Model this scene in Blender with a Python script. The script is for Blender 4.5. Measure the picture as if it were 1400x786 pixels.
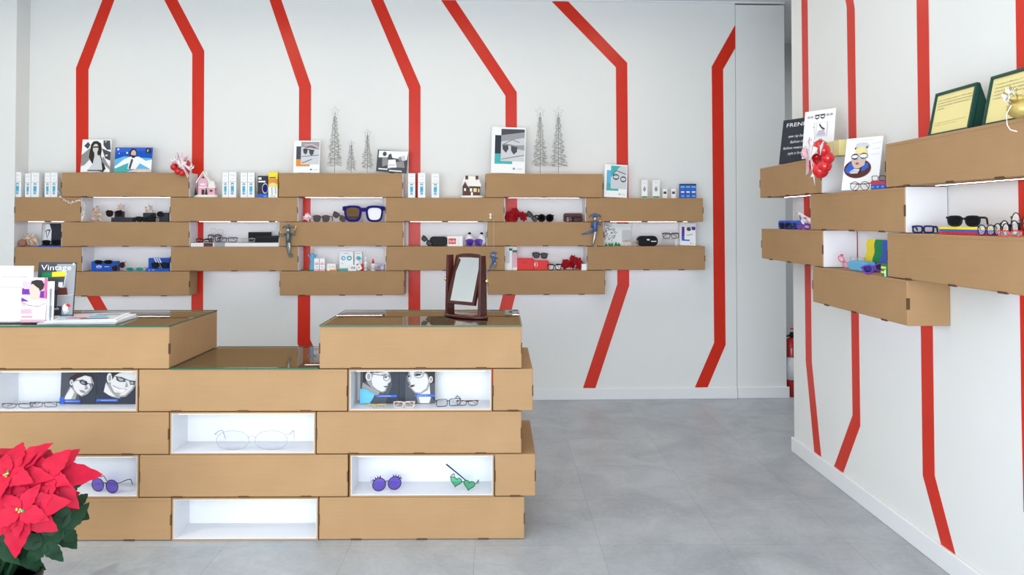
import bpy, math, random
from mathutils import Matrix, Vector
random.seed(7)
PI = math.pi
for o in list(bpy.data.objects): bpy.data.objects.remove(o)
C = bpy.context.scene.collection
S = bpy.context.scene
# ------------------------------------------------------------------ camera
F, CX, CY = 1056.75, 692.28, 279.88
YAW, PITCH, ROLL = -0.0398, 0.0196, 0.0003
CAM = Vector((0, -5.8225, 1.3531))
cd = bpy.data.cameras.new('camera'); cam = bpy.data.objects.new('camera', cd); C.objects.link(cam)
cd.sensor_width = 36; cd.lens = F/1400*36
cd.shift_x = (700-CX)/1400; cd.shift_y = (CY-393)/1400
cd.clip_start = 0.05
_f = Vector((-math.sin(YAW)*math.cos(PITCH), math.cos(YAW)*math.cos(PITCH), math.sin(PITCH)))
_r = Vector((math.cos(YAW), math.sin(YAW), 0)); _u = _r.cross(_f)
_r2 = _r*math.cos(ROLL)+_u*math.sin(ROLL); _u2 = _u*math.cos(ROLL)-_r*math.sin(ROLL)
mw = Matrix((( _r2.x,_u2.x,-_f.x,CAM.x),(_r2.y,_u2.y,-_f.y,CAM.y),(_r2.z,_u2.z,-_f.z,CAM.z),(0,0,0,1)))
cam.matrix_world = mw
S.camera = cam
def ray(px, py):
    return _f + _r2*((px-CX)/F) - _u2*((py-CY)/F)
# ------------------------------------------------------------------ light and exposure
S.view_settings.view_transform = 'Standard'; S.view_settings.look = 'None'
S.view_settings.exposure = EXPO = 0.0; S.view_settings.gamma = 1; S.view_settings.use_curve_mapping = False
w = bpy.data.worlds.new('daylight'); S.world = w; w.use_nodes = True
bg = w.node_tree.nodes['Background']; bg.inputs[0].default_value = (.86,.93,1,1); bg.inputs[1].default_value = 0.6
def area(name, loc, rot, sx, sy, power, col, spread=180):
    l = bpy.data.lights.new(name, 'AREA'); l.shape = 'RECTANGLE'; l.size = sx; l.size_y = sy
    l.energy = power; l.color = col; l.spread = math.radians(spread)
    o = bpy.data.objects.new(name, l); o.location = loc; o.rotation_euler = rot; C.objects.link(o); return o
area('shopfront_daylight', (-.75,-6.5,1.1), (math.radians(70),0,math.radians(-2)), 4.4, 2.1, 212, (.84,.925,1))
for i,(x,y) in enumerate(((-2.9,-1.0),(-1.55,-1.0),(-.2,-1.0),(1.1,-1.0),(-2.2,-3.0),(-.2,-3.0),(.9,-2.6),(-1.2,-4.6),(.8,-4.6))):
    area('downlight_lamp', (x,y,2.93), (0,0,0), .35, .35, 3.2 if y<-1.5 else 4.2, (1,.87,.68))
area('downlight_lamp', (-2.9,-4.3,2.93), (0,0,0), .10, .10, 34, (1,.95,.86), 110)
area('passage_fill', (3.6,-.2,2.9), (0,0,0), .6, .6, 26, (.95,.97,1))  # added fill light out of view, brightens the dark passage behind the wall gap
area('ceiling_bounce_lamp', (-.6,-3.6,2.9), (0,0,0), 3.2, 3.0, 10, (1,.96,.9))
# ------------------------------------------------------------------ materials
MATS = {}
def mat(name, col, rough=.6, metal=0, var=.04, scale=60, bump=0, emit=None, spec=.2, coat=0):
    if name in MATS: return MATS[name]
    m = bpy.data.materials.new(name); m.use_nodes = True; nt = m.node_tree; b = nt.nodes['Principled BSDF']
    b.inputs['Roughness'].default_value = rough; b.inputs['Metallic'].default_value = metal
    b.inputs['Specular IOR Level'].default_value = spec
    if coat: b.inputs['Coat Weight'].default_value = coat
    n = nt.nodes.new('ShaderNodeTexNoise'); n.inputs['Scale'].default_value = scale; n.inputs['Detail'].default_value = 3
    tc = nt.nodes.new('ShaderNodeTexCoord'); nt.links.new(tc.outputs['Object'], n.inputs['Vector'])
    r = nt.nodes.new('ShaderNodeMix'); r.data_type = 'RGBA'
    r.inputs[6].default_value = tuple(max(0,c*(1-var)) for c in col)+(1,)
    r.inputs[7].default_value = tuple(min(1,c*(1+var)) for c in col)+(1,)
    nt.links.new(n.outputs['Fac'], r.inputs[0]); nt.links.new(r.outputs[2], b.inputs['Base Color'])
    if bump:
        bp = nt.nodes.new('ShaderNodeBump'); bp.inputs['Strength'].default_value = bump; bp.inputs['Distance'].default_value = .002
        nt.links.new(n.outputs['Fac'], bp.inputs['Height']); nt.links.new(bp.outputs[0], b.inputs['Normal'])
    if emit:
        b.inputs['Emission Color'].default_value = emit[0]+(1,); b.inputs['Emission Strength'].default_value = emit[1]
    MATS[name] = m; return m
def see(name, col, gloss=.1, rough=.05, ior=1.22):
    if name in MATS: return MATS[name]
    m = bpy.data.materials.new(name); m.use_nodes = True; nt = m.node_tree; nt.nodes.clear()
    out = nt.nodes.new('ShaderNodeOutputMaterial'); t = nt.nodes.new('ShaderNodeBsdfTransparent'); t.inputs[0].default_value = col+(1,)
    g = nt.nodes.new('ShaderNodeBsdfGlossy'); g.inputs['Roughness'].default_value = rough
    fr = nt.nodes.new('ShaderNodeFresnel'); fr.inputs[0].default_value = ior
    ad = nt.nodes.new('ShaderNodeMath'); ad.operation = 'ADD'; ad.inputs[1].default_value = gloss; ad.use_clamp = True
    mx = nt.nodes.new('ShaderNodeMixShader')
    nt.links.new(fr.outputs[0], ad.inputs[0]); nt.links.new(ad.outputs[0], mx.inputs[0]); nt.links.new(t.outputs[0], mx.inputs[1]); nt.links.new(g.outputs[0], mx.inputs[2]); nt.links.new(mx.outputs[0], out.inputs[0])
    MATS[name] = m; return m
def cardboard():
    m = bpy.data.materials.new('kraft_cardboard'); m.use_nodes = True; nt = m.node_tree; b = nt.nodes['Principled BSDF']
    b.inputs['Roughness'].default_value = .72; b.inputs['Specular IOR Level'].default_value = .3
    tc = nt.nodes.new('ShaderNodeTexCoord')
    n = nt.nodes.new('ShaderNodeTexNoise'); n.inputs['Scale'].default_value = 260; n.inputs['Detail'].default_value = 4
    n2 = nt.nodes.new('ShaderNodeTexNoise'); n2.inputs['Scale'].default_value = 5
    mp = nt.nodes.new('ShaderNodeMapping'); mp.inputs['Scale'].default_value = (1,1,60)
    wv = nt.nodes.new('ShaderNodeTexNoise'); wv.inputs['Scale'].default_value = 4
    nt.links.new(tc.outputs['Object'], n.inputs['Vector']); nt.links.new(tc.outputs['Object'], n2.inputs['Vector'])
    nt.links.new(tc.outputs['Object'], mp.inputs[0]); nt.links.new(mp.outputs[0], wv.inputs['Vector'])
    ad = nt.nodes.new('ShaderNodeMath'); ad.operation = 'ADD'; nt.links.new(n.outputs['Fac'], ad.inputs[0]); nt.links.new(n2.outputs['Fac'], ad.inputs[1])
    a2 = nt.nodes.new('ShaderNodeMath'); a2.operation = 'MULTIPLY_ADD'; a2.inputs[1].default_value = .6; nt.links.new(wv.outputs['Fac'], a2.inputs[0]); nt.links.new(ad.outputs[0], a2.inputs[2])
    cr = nt.nodes.new('ShaderNodeValToRGB'); cr.color_ramp.elements[0].position = .9; cr.color_ramp.elements[1].position = 1.7
    cr.color_ramp.elements[0].color = (.355,.208,.098,1); cr.color_ramp.elements[1].color = (.415,.25,.123,1)
    dv = nt.nodes.new('ShaderNodeMath'); dv.operation = 'DIVIDE'; dv.inputs[1].default_value = 2.6; nt.links.new(a2.outputs[0], dv.inputs[0])
    cr.color_ramp.elements[0].position = .35; cr.color_ramp.elements[1].position = .65
    nt.links.new(dv.outputs[0], cr.inputs[0]); nt.links.new(cr.outputs[0], b.inputs['Base Color'])
    MATS['kraft'] = m; return m
def concrete():
    m = bpy.data.materials.new('grey_floor_tile'); m.use_nodes = True; nt = m.node_tree; b = nt.nodes['Principled BSDF']
    tc = nt.nodes.new('ShaderNodeTexCoord')
    mp = nt.nodes.new('ShaderNodeMapping'); mp.inputs['Rotation'].default_value = (0,0,.0291); mp.inputs['Location'].default_value = (-.075, 2.58-.52*5+.52*10, 0)
    br = nt.nodes.new('ShaderNodeTexBrick'); br.offset = 0; br.squash = 1
    br.inputs['Scale'].default_value = 1; br.inputs['Brick Width'].default_value = .52; br.inputs['Row Height'].default_value = .52
    br.inputs['Mortar Size'].default_value = .0016; br.inputs['Mortar Smooth'].default_value = .3
    br.inputs['Color1'].default_value = (.41,.445,.475,1); br.inputs['Color2'].default_value = (.45,.482,.51,1); br.inputs['Mortar'].default_value = (.33,.35,.37,1)
    n = nt.nodes.new('ShaderNodeTexNoise'); n.inputs['Scale'].default_value = 3.5; n.inputs['Detail'].default_value = 8; n.inputs['Roughness'].default_value = .65; n.inputs['Distortion'].default_value = .6
    n2 = nt.nodes.new('ShaderNodeTexNoise'); n2.inputs['Scale'].default_value = 45; n2.inputs['Detail'].default_value = 5
    nt.links.new(tc.outputs['Object'], mp.inputs[0]); nt.links.new(mp.outputs[0], br.inputs['Vector'])
    nt.links.new(tc.outputs['Object'], n.inputs['Vector']); nt.links.new(tc.outputs['Object'], n2.inputs['Vector'])
    ad = nt.nodes.new('ShaderNodeMath'); ad.operation = 'MULTIPLY_ADD'; ad.inputs[1].default_value = .3; nt.links.new(n2.outputs['Fac'], ad.inputs[0]); nt.links.new(n.outputs['Fac'], ad.inputs[2])
    cr = nt.nodes.new('ShaderNodeValToRGB'); cr.color_ramp.elements[0].position = .45; cr.color_ramp.elements[1].position = .85
    cr.color_ramp.elements[0].color = (.69,.695,.715,1); cr.color_ramp.elements[1].color = (1.0,1.0,1.0,1)
    nt.links.new(ad.outputs[0], cr.inputs[0])
    mx = nt.nodes.new('ShaderNodeMix'); mx.data_type = 'RGBA'; mx.blend_type = 'MULTIPLY'; mx.inputs[0].default_value = 1
    nt.links.new(br.outputs['Color'], mx.inputs[6]); nt.links.new(cr.outputs[0], mx.inputs[7]); nt.links.new(mx.outputs[2], b.inputs['Base Color'])
    b.inputs['Roughness'].default_value = .42; b.inputs['Specular IOR Level'].default_value = .4
    return m
KR = cardboard(); FLOOR = concrete()
WALL = mat('white_wall_paint', (.77,.78,.77), .6, var=.012, scale=8)
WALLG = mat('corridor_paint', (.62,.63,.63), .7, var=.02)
CEIL = mat('ceiling_paint', (.8,.8,.8), .9)
WH = mat('white_laminate', (.76,.765,.79), .35, var=.01)
PAPER = mat('white_paper', (.86,.87,.88), .5, var=.01)
SKIRT = mat('white_skirting', (.78,.80,.82), .35, var=.01)
RED = mat('red_vinyl', (.61,.022,.006), .33, var=.05, scale=20, spec=.32)
SLOT = mat('dark_slot', (.10,.055,.03), .9)
BLK = mat('black_plastic', (.010,.010,.013), .4, spec=.12)
NAVY = mat('navy_plastic', (.012,.016,.09), .4, spec=.15)
BLUE = mat('blue_box', (.01,.09,.50), .4)
DBLUE = mat('deep_blue_felt', (.015,.01,.16), .8)
CYAN = mat('light_blue_print', (.13,.45,.72), .5)
TEAL = mat('teal_print', (.06,.42,.42), .5)
GREY = mat('grey_print', (.32,.33,.35), .5)
LGREY = mat('light_grey_print', (.6,.62,.65), .5)
DGREY = mat('dark_grey_print', (.07,.075,.09), .5)
SLATE = mat('slate_print', (.03,.035,.05), .45)
SKIN = mat('printed_skin', (.62,.48,.40), .5)
BWSK = mat('bw_skin', (.62,.60,.58), .5)
BWSH = mat('bw_midtone', (.28,.27,.27), .5)
HAIR = mat('printed_dark_hair', (.035,.022,.02), .5)
BARB = mat('blue_label_bar', (.04,.12,.55), .5)
PURP = mat('purple_plastic', (.16,.03,.33), .3)
PINK = mat('pink_plastic', (.75,.12,.28), .4)
ROSE = mat('rose_print', (.8,.45,.55), .5)
LILAC = mat('lilac_stone', (.5,.47,.62), .6, var=.25, scale=30)
YEL = mat('yellow_card', (.9,.72,.03), .5)
CREAM = mat('yellow_cream_paper', (.80,.70,.32), .6, var=.03)
GREEN = mat('green_card', (.01,.25,.09), .5)
DGREEN = mat('dark_green_frame', (.012,.06,.045), .35)
ORNG = mat('orange_print', (.75,.28,.04), .5)
RCASE = mat('red_case', (.72,.03,.03), .4)
BROWN = mat('brown_case', (.10,.03,.025), .4)
WOOD = mat('mahogany_wood', (.055,.012,.009), .25, var=.3, scale=15, coat=.4)
BRASS = mat('brass', (.8,.55,.2), .25, 1)
SILV = mat('silver_wire', (.55,.56,.56), .35, 1)
WIRE = mat('dark_silver_wire', (.20,.21,.20), .4, .7)
TINS = mat('silver_tinsel', (.62,.60,.62), .3, .8, var=.4)
GOLD = mat('gold_ribbon', (.55,.42,.14), .4, .5, var=.2)
BRED = mat('red_bauble', (.62,.01,.015), .12, 0, coat=1)
RIB = mat('white_ribbon', (.88,.86,.87), .5)
SHELL = mat('shell_beige', (.72,.55,.45), .6, var=.25, scale=40)
MIRR = mat('mirror_glass', (.86,.89,.88), .02, 1, var=0)
LED = mat('led_strip_glow', (1,1,1), .5, emit=((.87,.80,1), 9))
LEDC = mat('led_strip_glow_cool', (1,1,1), .5, emit=((.82,.90,1), 1.2))
GLE = mat('glass_edge_green', (.02,.12,.07), .15)
GLASS = see('clear_glass', (.86,.90,.86), .0, .01, 1.5)
ACRY = see('clear_acrylic', (.95,.96,.97), .03, .04)
LDARK = see('dark_lens', (.05,.04,.06), .004)
LBRN = see('brown_gradient_lens', (.16,.07,.08), .004)
LCLR = see('clear_lens', (.98,.98,.99), .01)
LPUR = see('purple_lens', (.52,.42,.86), .01)
LGRN = see('green_lens', (.42,.82,.60), .01)
LTEAL = see('teal_lens', (.05,.65,.70), .02)
LMAU = see('mauve_lens', (.35,.10,.18), .01)
BRACT = mat('red_bract', (.44,.004,.030), .6, var=.3, scale=25, bump=.3)
SBRACT = mat('red_silk', (.33,.006,.012), .75, var=.5, scale=70)
LEAF = mat('dark_green_leaf', (.012,.042,.018), .5, var=.5, scale=25)
SNOW = mat('painted_snow', (.85,.84,.80), .7)
# ------------------------------------------------------------------ mesh building
class MB:
    def __init__(s): s.v=[]; s.f=[]; s.mi=[]; s.ms=[]; s.M=Matrix.Identity(4); s.smooth=[]
    def add(s, vs, fs, m, sm=False):
        if m not in s.ms: s.ms.append(m)
        k=len(s.v); i=s.ms.index(m)
        s.v += [s.M@Vector(v) for v in vs]
        s.f += [tuple(k+j for j in f) for f in fs]; s.mi += [i]*len(fs); s.smooth += [sm]*len(fs)
        return s
    def box(s, x0,x1,y0,y1,z0,z1, m):
        return s.add([(x,y,z) for z in (z0,z1) for y in (y0,y1) for x in (x0,x1)],
              [(0,2,3,1),(4,5,7,6),(0,1,5,4),(2,6,7,3),(0,4,6,2),(1,3,7,5)], m)
    def prism(s, pts, y0, y1, m):   # polygon in x,z extruded in y
        n=len(pts); vs=[(p[0],y0,p[1]) for p in pts]+[(p[0],y1,p[1]) for p in pts]
        fs=[tuple(range(n)), tuple(range(2*n-1,n-1,-1))]+[(i,i+n,(i+1)%n+n,(i+1)%n) for i in range(n)]
        return s.add(vs, fs, m)
    def flat(s, pts, y, m): return s.add([(p[0],y,p[1]) for p in pts], [tuple(range(len(pts)))], m)
    def tube(s, path, r, m, n=6, closed=False):
        P=[Vector(p) for p in path]; N=len(P); vs=[]; fs=[]; up=Vector((.13,.31,.94)).normalized()
        for i,p in enumerate(P):
            a=P[(i-1)%N] if (closed or i>0) else p; b=P[(i+1)%N] if (closed or i<N-1) else p
            t=(b-a); t=t.normalized() if t.length>1e-9 else Vector((0,0,1))
            u=t.cross(up); 
            if u.length<.05: u=t.cross(Vector((1,0,0)))
            u.normalize(); w_=t.cross(u); rr=r[i] if isinstance(r,(list,tuple)) else r
            for k in range(n):
                an=2*PI*k/n; vs.append(p+u*(rr*math.cos(an))+w_*(rr*math.sin(an)))
        for i in range(N if closed else N-1):
            j=(i+1)%N
            for k in range(n): fs.append((i*n+k, i*n+(k+1)%n, j*n+(k+1)%n, j*n+k))
        if not closed: fs += [tuple(range(n-1,-1,-1)), tuple((N-1)*n+k for k in range(n))]
        return s.add(vs, fs, m, True)
    def lathe(s, prof, m, n=20, c=(0,0,0), ax='z'):
        vs=[];fs=[]
        for (r,z) in prof:
            for k in range(n):
                a=2*PI*k/n; x,y=r*math.cos(a),r*math.sin(a)
                vs.append((c[0]+x,c[1]+y,c[2]+z) if ax=='z' else ((c[0]+x,c[1]+z,c[2]+y) if ax=='y' else (c[0]+z,c[1]+x,c[2]+y)))
        for i in range(len(prof)-1):
            for k in range(n): fs.append((i*n+k,i*n+(k+1)%n,(i+1)*n+(k+1)%n,(i+1)*n+k))
        fs += [tuple(range(n-1,-1,-1)), tuple((len(prof)-1)*n+k for k in range(n))]
        return s.add(vs,fs,m,True)
    def ball(s, c, r, m, sc=(1,1,1), n=12):
        prof=[(max(1e-4,math.sin(PI*i/8)),-math.cos(PI*i/8)) for i in range(9)]
        vs=[];fs=[]
        for (a_,z) in prof:
            for k in range(n):
                a=2*PI*k/n; vs.append((c[0]+r*sc[0]*a_*math.cos(a), c[1]+r*sc[1]*a_*math.sin(a), c[2]+r*sc[2]*z))
        for i in range(8):
            for k in range(n): fs.append((i*n+k,i*n+(k+1)%n,(i+1)*n+(k+1)%n,(i+1)*n+k))
        return s.add(vs,fs,m,True)
    def zmin(s): return min(v.z for v in s.v)
    def mesh(s, name):
        me=bpy.data.meshes.new(name); me.from_pydata([tuple(v) for v in s.v],[],s.f)
        for m in s.ms: me.materials.append(m)
        me.polygons.foreach_set('material_index', s.mi); me.polygons.foreach_set('use_smooth', s.smooth); me.update(); return me
    def build(s, name, parent=None, bevel=0, label=None):
        o=bpy.data.objects.new(name, s.mesh(name)); C.objects.link(o)
        if parent: o.parent=parent
        if bevel:
            b=o.modifiers.new('edge','BEVEL'); b.width=bevel; b.segments=2; b.limit_method='ANGLE'
        if label: o['label']=label
        return o
def tag(o, label, cat, group=None):
    o['label']=label; o['category']=cat
    if group: o['group']=group
    return o
def struct(o): o['kind']='structure'; return o
# frames: local x to the viewer's right along a face, local y into it, z up; y = 0 is the plane of the box fronts
class Frame:
    def __init__(s, o, yaw, tops): s.o=Vector(o); s.yaw=yaw; s.ax=Vector((math.cos(yaw),math.sin(yaw),0)); s.dy=Vector((-math.sin(yaw),math.cos(yaw),0)); s.tops=tops
    def loc(s, px, py, ly=0):
        d=ray(px,py); t=((s.o+s.dy*ly-CAM).dot(s.dy))/d.dot(s.dy); p=CAM+d*t-s.o
        return p.dot(s.ax), p.z
    def x(s, px, py, ly=0): return s.loc(px,py,ly)[0]
    def z(s, px, py, ly=0): return s.loc(px,py,ly)[1]
    def w(s, x, y, z): return s.o+s.ax*x+s.dy*y+Vector((0,0,z))
    def put(s, o, x, y, z, rz=0): o.location=s.w(x,y,z); o.rotation_euler=(0,0,s.yaw+rz); return o
D=.1682
BK=Frame((0,-D,0),0,lambda k:.8044+(6-k)*.1777)
CT=Frame((0,-2.5206,0),-.0291,lambda k:(6-k)*.18)
RT=Frame((1.7311,0,0),-PI/2-.0264,lambda k:1.6613-(k-1)*.1793)
def empty(name, fr, x, y, z, rz=0):
    o=bpy.data.objects.new(name,None); o.empty_display_size=.05; C.objects.link(o); return fr.put(o,x,y,z,rz)
_TX={}
def text_geo(t, shear=0):
    k=(t,shear)
    if k not in _TX:
        c=bpy.data.curves.new('txt','FONT'); c.body=t; c.size=1; c.shear=shear; c.resolution_u=2; c.align_x='LEFT'
        o=bpy.data.objects.new('txt',c); C.objects.link(o); dg=bpy.context.evaluated_depsgraph_get()
        me=bpy.data.meshes.new_from_object(o.evaluated_get(dg)); vs=[v.co.copy() for v in me.vertices]; fs=[tuple(p.vertices) for p in me.polygons]
        x0=min(v.x for v in vs); x1=max(v.x for v in vs)
        _TX[k]=([((v.x-x0)/(x1-x0), v.y/.7) for v in vs], fs)
        C.objects.unlink(o); bpy.data.objects.remove(o); bpy.data.meshes.remove(me)
    return _TX[k]
def E(cx,cy,rx,ry=None,n=16,a0=0,a1=2*PI,rot=0):
    ry=rx if ry is None else ry; out=[]
    for i in range(n):
        a=a0+(a1-a0)*i/n; x,y=rx*math.cos(a),ry*math.sin(a)
        out.append((cx+x*math.cos(rot)-y*math.sin(rot), cy+x*math.sin(rot)+y*math.cos(rot)))
    return out
def ring(cx,cy,rx,ry,t,n=18):
    return ('ring',cx,cy,rx,ry,t,n)
def R4(x0,y0,x1,y1): return [(x0,y0),(x1,y0),(x1,y1),(x0,y1)]
def stroke(pts,t):
    L=[];Rr=[]
    for i,p in enumerate(pts):
        a=pts[max(0,i-1)]; b=pts[min(len(pts)-1,i+1)]; dx,dy=b[0]-a[0],b[1]-a[1]; l=math.hypot(dx,dy) or 1
        L.append((p[0]-dy/l*t/2,p[1]+dx/l*t/2)); Rr.append((p[0]+dy/l*t/2,p[1]-dx/l*t/2))
    return L+Rr[::-1]
def N(pts, x0,y0,x1,y1):   # picture-style coordinates (y down) to unit square
    return [((p[0]-x0)/(x1-x0), 1-(p[1]-y0)/(y1-y0)) for p in pts]
def art(mb, items, x0, x1, z0, z1, y, step=.00035):
    w_,h_=x1-x0,z1-z0
    for i,it in enumerate(items):
        m,g=it[0],it[1]; yy=y-step*(1+min(i,14))
        if isinstance(g,str):     # text: (mat, string, x, y, width, height, shear)
            vs,fs=text_geo(g, it[6] if len(it)>6 else 0)
            mb.add([(x0+w_*(it[2]+v[0]*it[4]), yy, z0+h_*(it[3]+v[1]*it[5])) for v in vs], fs, m)
        elif g[0]=='ring':
            _,cx,cy,rx,ry,t,n=g; a=E(cx,cy,rx,ry,n); b=E(cx,cy,rx-t,ry-t*(rx/ry if ry else 1),n); vs=a+b
            mb.add([(x0+w_*p[0],yy,z0+h_*p[1]) for p in vs],[(k,(k+1)%n,n+(k+1)%n,n+k) for k in range(n)],m)
        else:
            mb.flat([(x0+w_*p[0], z0+h_*p[1]) for p in g], yy, m)
# ------------------------------------------------------------------ the room
ZC = BK.z(900,1.5,D)                                   # ceiling height from the line at the top of the photo
XL = BK.x(20,300,0)-.003                               # left wall
XS = BK.x(1008.5,540,D); XE = BK.x(1076,540,D)
b=MB(); b.box(-4.5,6,-9,3.2,-.1,0,FLOOR); struct(b.build('floor'))
b=MB(); b.box(-4.05,6,-7.9,3.2,ZC,ZC+.1,CEIL); struct(b.build('ceiling'))
b=MB(); b.box(XL-.15,XS-.004,0,.12,0,ZC,WALL); struct(b.build('wall_back',bevel=.002))
b=MB(); b.box(XS,XE,.004,.12,0,ZC-.02,WALL); struct(b.build('wall_panel',bevel=.002))
b=MB(); b.box(-3.9,XL,-D,0,0,ZC,WALL); struct(b.build('wall_pillar',bevel=.003))
b=MB(); b.box(-4.05,-3.9,-7.9,.12,0,ZC,WALL); struct(b.build('wall_left'))
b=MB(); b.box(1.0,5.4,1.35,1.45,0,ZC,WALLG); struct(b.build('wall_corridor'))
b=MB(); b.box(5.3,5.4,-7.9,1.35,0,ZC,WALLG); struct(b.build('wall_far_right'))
def fobj(mb,name,fr): o=mb.build(name); fr.put(o,0,0,0); return o
RX0=RT.x(1085.7,560,D)
b=MB(); b.box(RX0,6.2,D,D+.14,0,ZC,WALL); struct(fobj(b,'wall_right',RT))
BH=.0849
def skirt(name,x0,x1,y,fr,ret=None):
    b=MB(); b.box(x0,x1,y-.015,y+.0,0,BH,SKIRT)
    o=struct(fobj(b,name,fr)); m=o.modifiers.new('edge','BEVEL'); m.width=.004; m.segments=2
skirt('baseboard_back',XL,XS-.004,D,BK); skirt('baseboard_corner',XS,BK.x(1079,540,D),D+.004,BK); skirt('baseboard_right',RX0-.012,6.2,D,RT)
b=MB(); b.box(XL,XE,-.012,0,ZC-.012,ZC,SKIRT); struct(b.build('trim_1'))
# ------------------------------------------------------------------ red stripes on the walls
def stripe(fr, pts, label, group='red stripes on the walls'):
    """pts: matching left / right picture points from top to bottom, laid on the wall plane"""
    n=len(pts); P=[]
    for (l,r) in pts: P.append((fr.loc(l[0],l[1],D),fr.loc(r[0],r[1],D)))
    poly=[a for a,_ in P]+[c for _,c in P[::-1]]
    b=MB()
    for i in range(n-1): b.prism([P[i][0],P[i][1],P[i+1][1],P[i+1][0]],D-.0016,D-.0002,RED)
    o=fobj(b,'wall_stripe',fr); tag(o,label,'wall stripe',group); return o
def ext(l,r,y):  # prolong a vertical piece
    return ((l[0],y),(r[0],y))
st=[
 ([((151,-28),(167,-28)),((104,93),(121,95)),((104.3,380),(121,378)),((190,530),(208,530))],'red stripe furthest left on the back wall, leaning right at its top'),
 ([((210,-28),(228,-28)),((263,73.7),(279.3,69.5)),((261.5,470),(277.5,470)),((290,530),(307,530))],'red stripe behind the pink gingerbread house, second from the left'),
 ([((359,-28),(375,-28)),((409,120.5),(425.3,117)),((406.8,470),(424,464)),((436,530),(454,530))],'red stripe behind the small leaflet and oversized glasses'),
 ([((495,-28),(512,-28)),((559,122.5),(575,118)),((558,530),(574.5,530))],'straight red stripe left of the table mirror, reaching down behind the counter'),
 ([((584,-28),(604,-28)),((691,131),(706.5,126)),((692,385),(707.5,392)),((656,530),(673,530))],'red stripe behind the dark sunglasses leaflet, slanting steeply at top left'),
 ([((725,-28),(748,-28)),((842,92),(857.5,86)),((844,388),(860.3,390)),((797,530.3),(814,530.5))],'red stripe behind the teal leaflet, ending low between counter and doorway'),
 ([((1005,34),(1005,66)),((973,91),(988.5,95)),((976.3,468.5),(992,471.5)),((949,531.8),(966.3,532))],'red stripe nearest the panel joint, cut off at its top right')]
ZT=[]
for p,l in st: stripe(BK,p,l)
rs=[
 ([((1095.7,-25),(1103.8,-25)),((1101.9,492.5),(1110,495)),((1113.8,620),(1123,626))],'narrowest red stripe, at the far end of the right wall'),
 ([((1150,-30),(1162,-30)),((1158,9),(1168.6,12)),((1166,567.5),(1176.3,582)),((1140.5,638),(1152.7,647))],'red stripe on the right wall bending left near the skirting'),
 ([((1253,-40),(1269,-40)),((1262,649.5),(1278,650)),((1288.3,747.7),(1307.5,762))],'wide red stripe on the right wall under the lowest end box'),
 ([((1388.5,-40),(1408,-40)),((1397,560),(1418,560)),((1400,700),(1424,716))],'red stripe at the extreme right edge of the right wall')]
for p,l in rs: stripe(RT,p,l)
# ------------------------------------------------------------------ cardboard boxes
GAP=.0045
def carton(fr,k,x0,x1,depth,label,group,ends='kk',slots=True,led=None,rowh=None,yo=0,topglass=False):
    """ends: left/right end faces, k kraft, w white lined"""
    rowh=rowh or (fr.tops(1)-fr.tops(2)); z1=fr.tops(k)-.001; z0=fr.tops(k+1)+GAP*.6; h=z1-z0; L=x1-x0
    t=empty('cardboard_box',fr,(x0+x1)/2,yo,z0); tag(t,label,'cardboard box',group)
    b=MB(); b.box(-L/2,L/2,0,depth,0,h,KR); b.build('box_body',t,bevel=.0035)
    # folded lid flap on the front top edge and dark tab slots
    b=MB(); b.box(-L/2+.012,L/2-.012,-.0012,.0,h-.012,h-.0035,KR); b.build('lid_fold',t,bevel=.0005)
    for s in ((.18,.50,.80) if slots else ()):
        if L<.5 and s!=.5: continue
        b=MB(); b.box(-.022,.022,-.0022,.006,-.0035,.0035,SLOT); o=b.build('tab_slot',t); o.location=(-L/2+L*s,0,.001)
    for sx in (-1,1):
        b=MB(); b.box(-.0025,.0025,-.0018,.01,-.022,.022,SLOT); o=b.build('tab_slot',t); o.location=(sx*(L/2-.0005),0,h*.48)
    for sx,e in ((-1,ends[0]),(1,ends[1])):
        if e=='w':
            b=MB(); b.box(min(sx*L/2,sx*(L/2+.003)),max(sx*L/2,sx*(L/2+.003)),.004,depth-.002,0,h,WH); b.build('white_end_liner',t)
    for (a,c) in (led or ()):
        b=MB(); b.box(a-(x0+x1)/2,c-(x0+x1)/2,.095,.104,-.0012,-.0003,LED); b.build('light_strip',t)
    return t
W=lambda fr,a,b,y,ly=0:(fr.x(a,y,ly),fr.x(b,y,ly))
GB='cardboard boxes mounted on the back wall'; GC='cardboard boxes stacked as the counter'; GR='cardboard boxes mounted on the right wall'
def yk(k): return 253+(k-1)*33.6
def niche(fr,a,b,y): x0,x1=W(fr,a,b,y); return (x0+.03,x1-.03)
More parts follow.
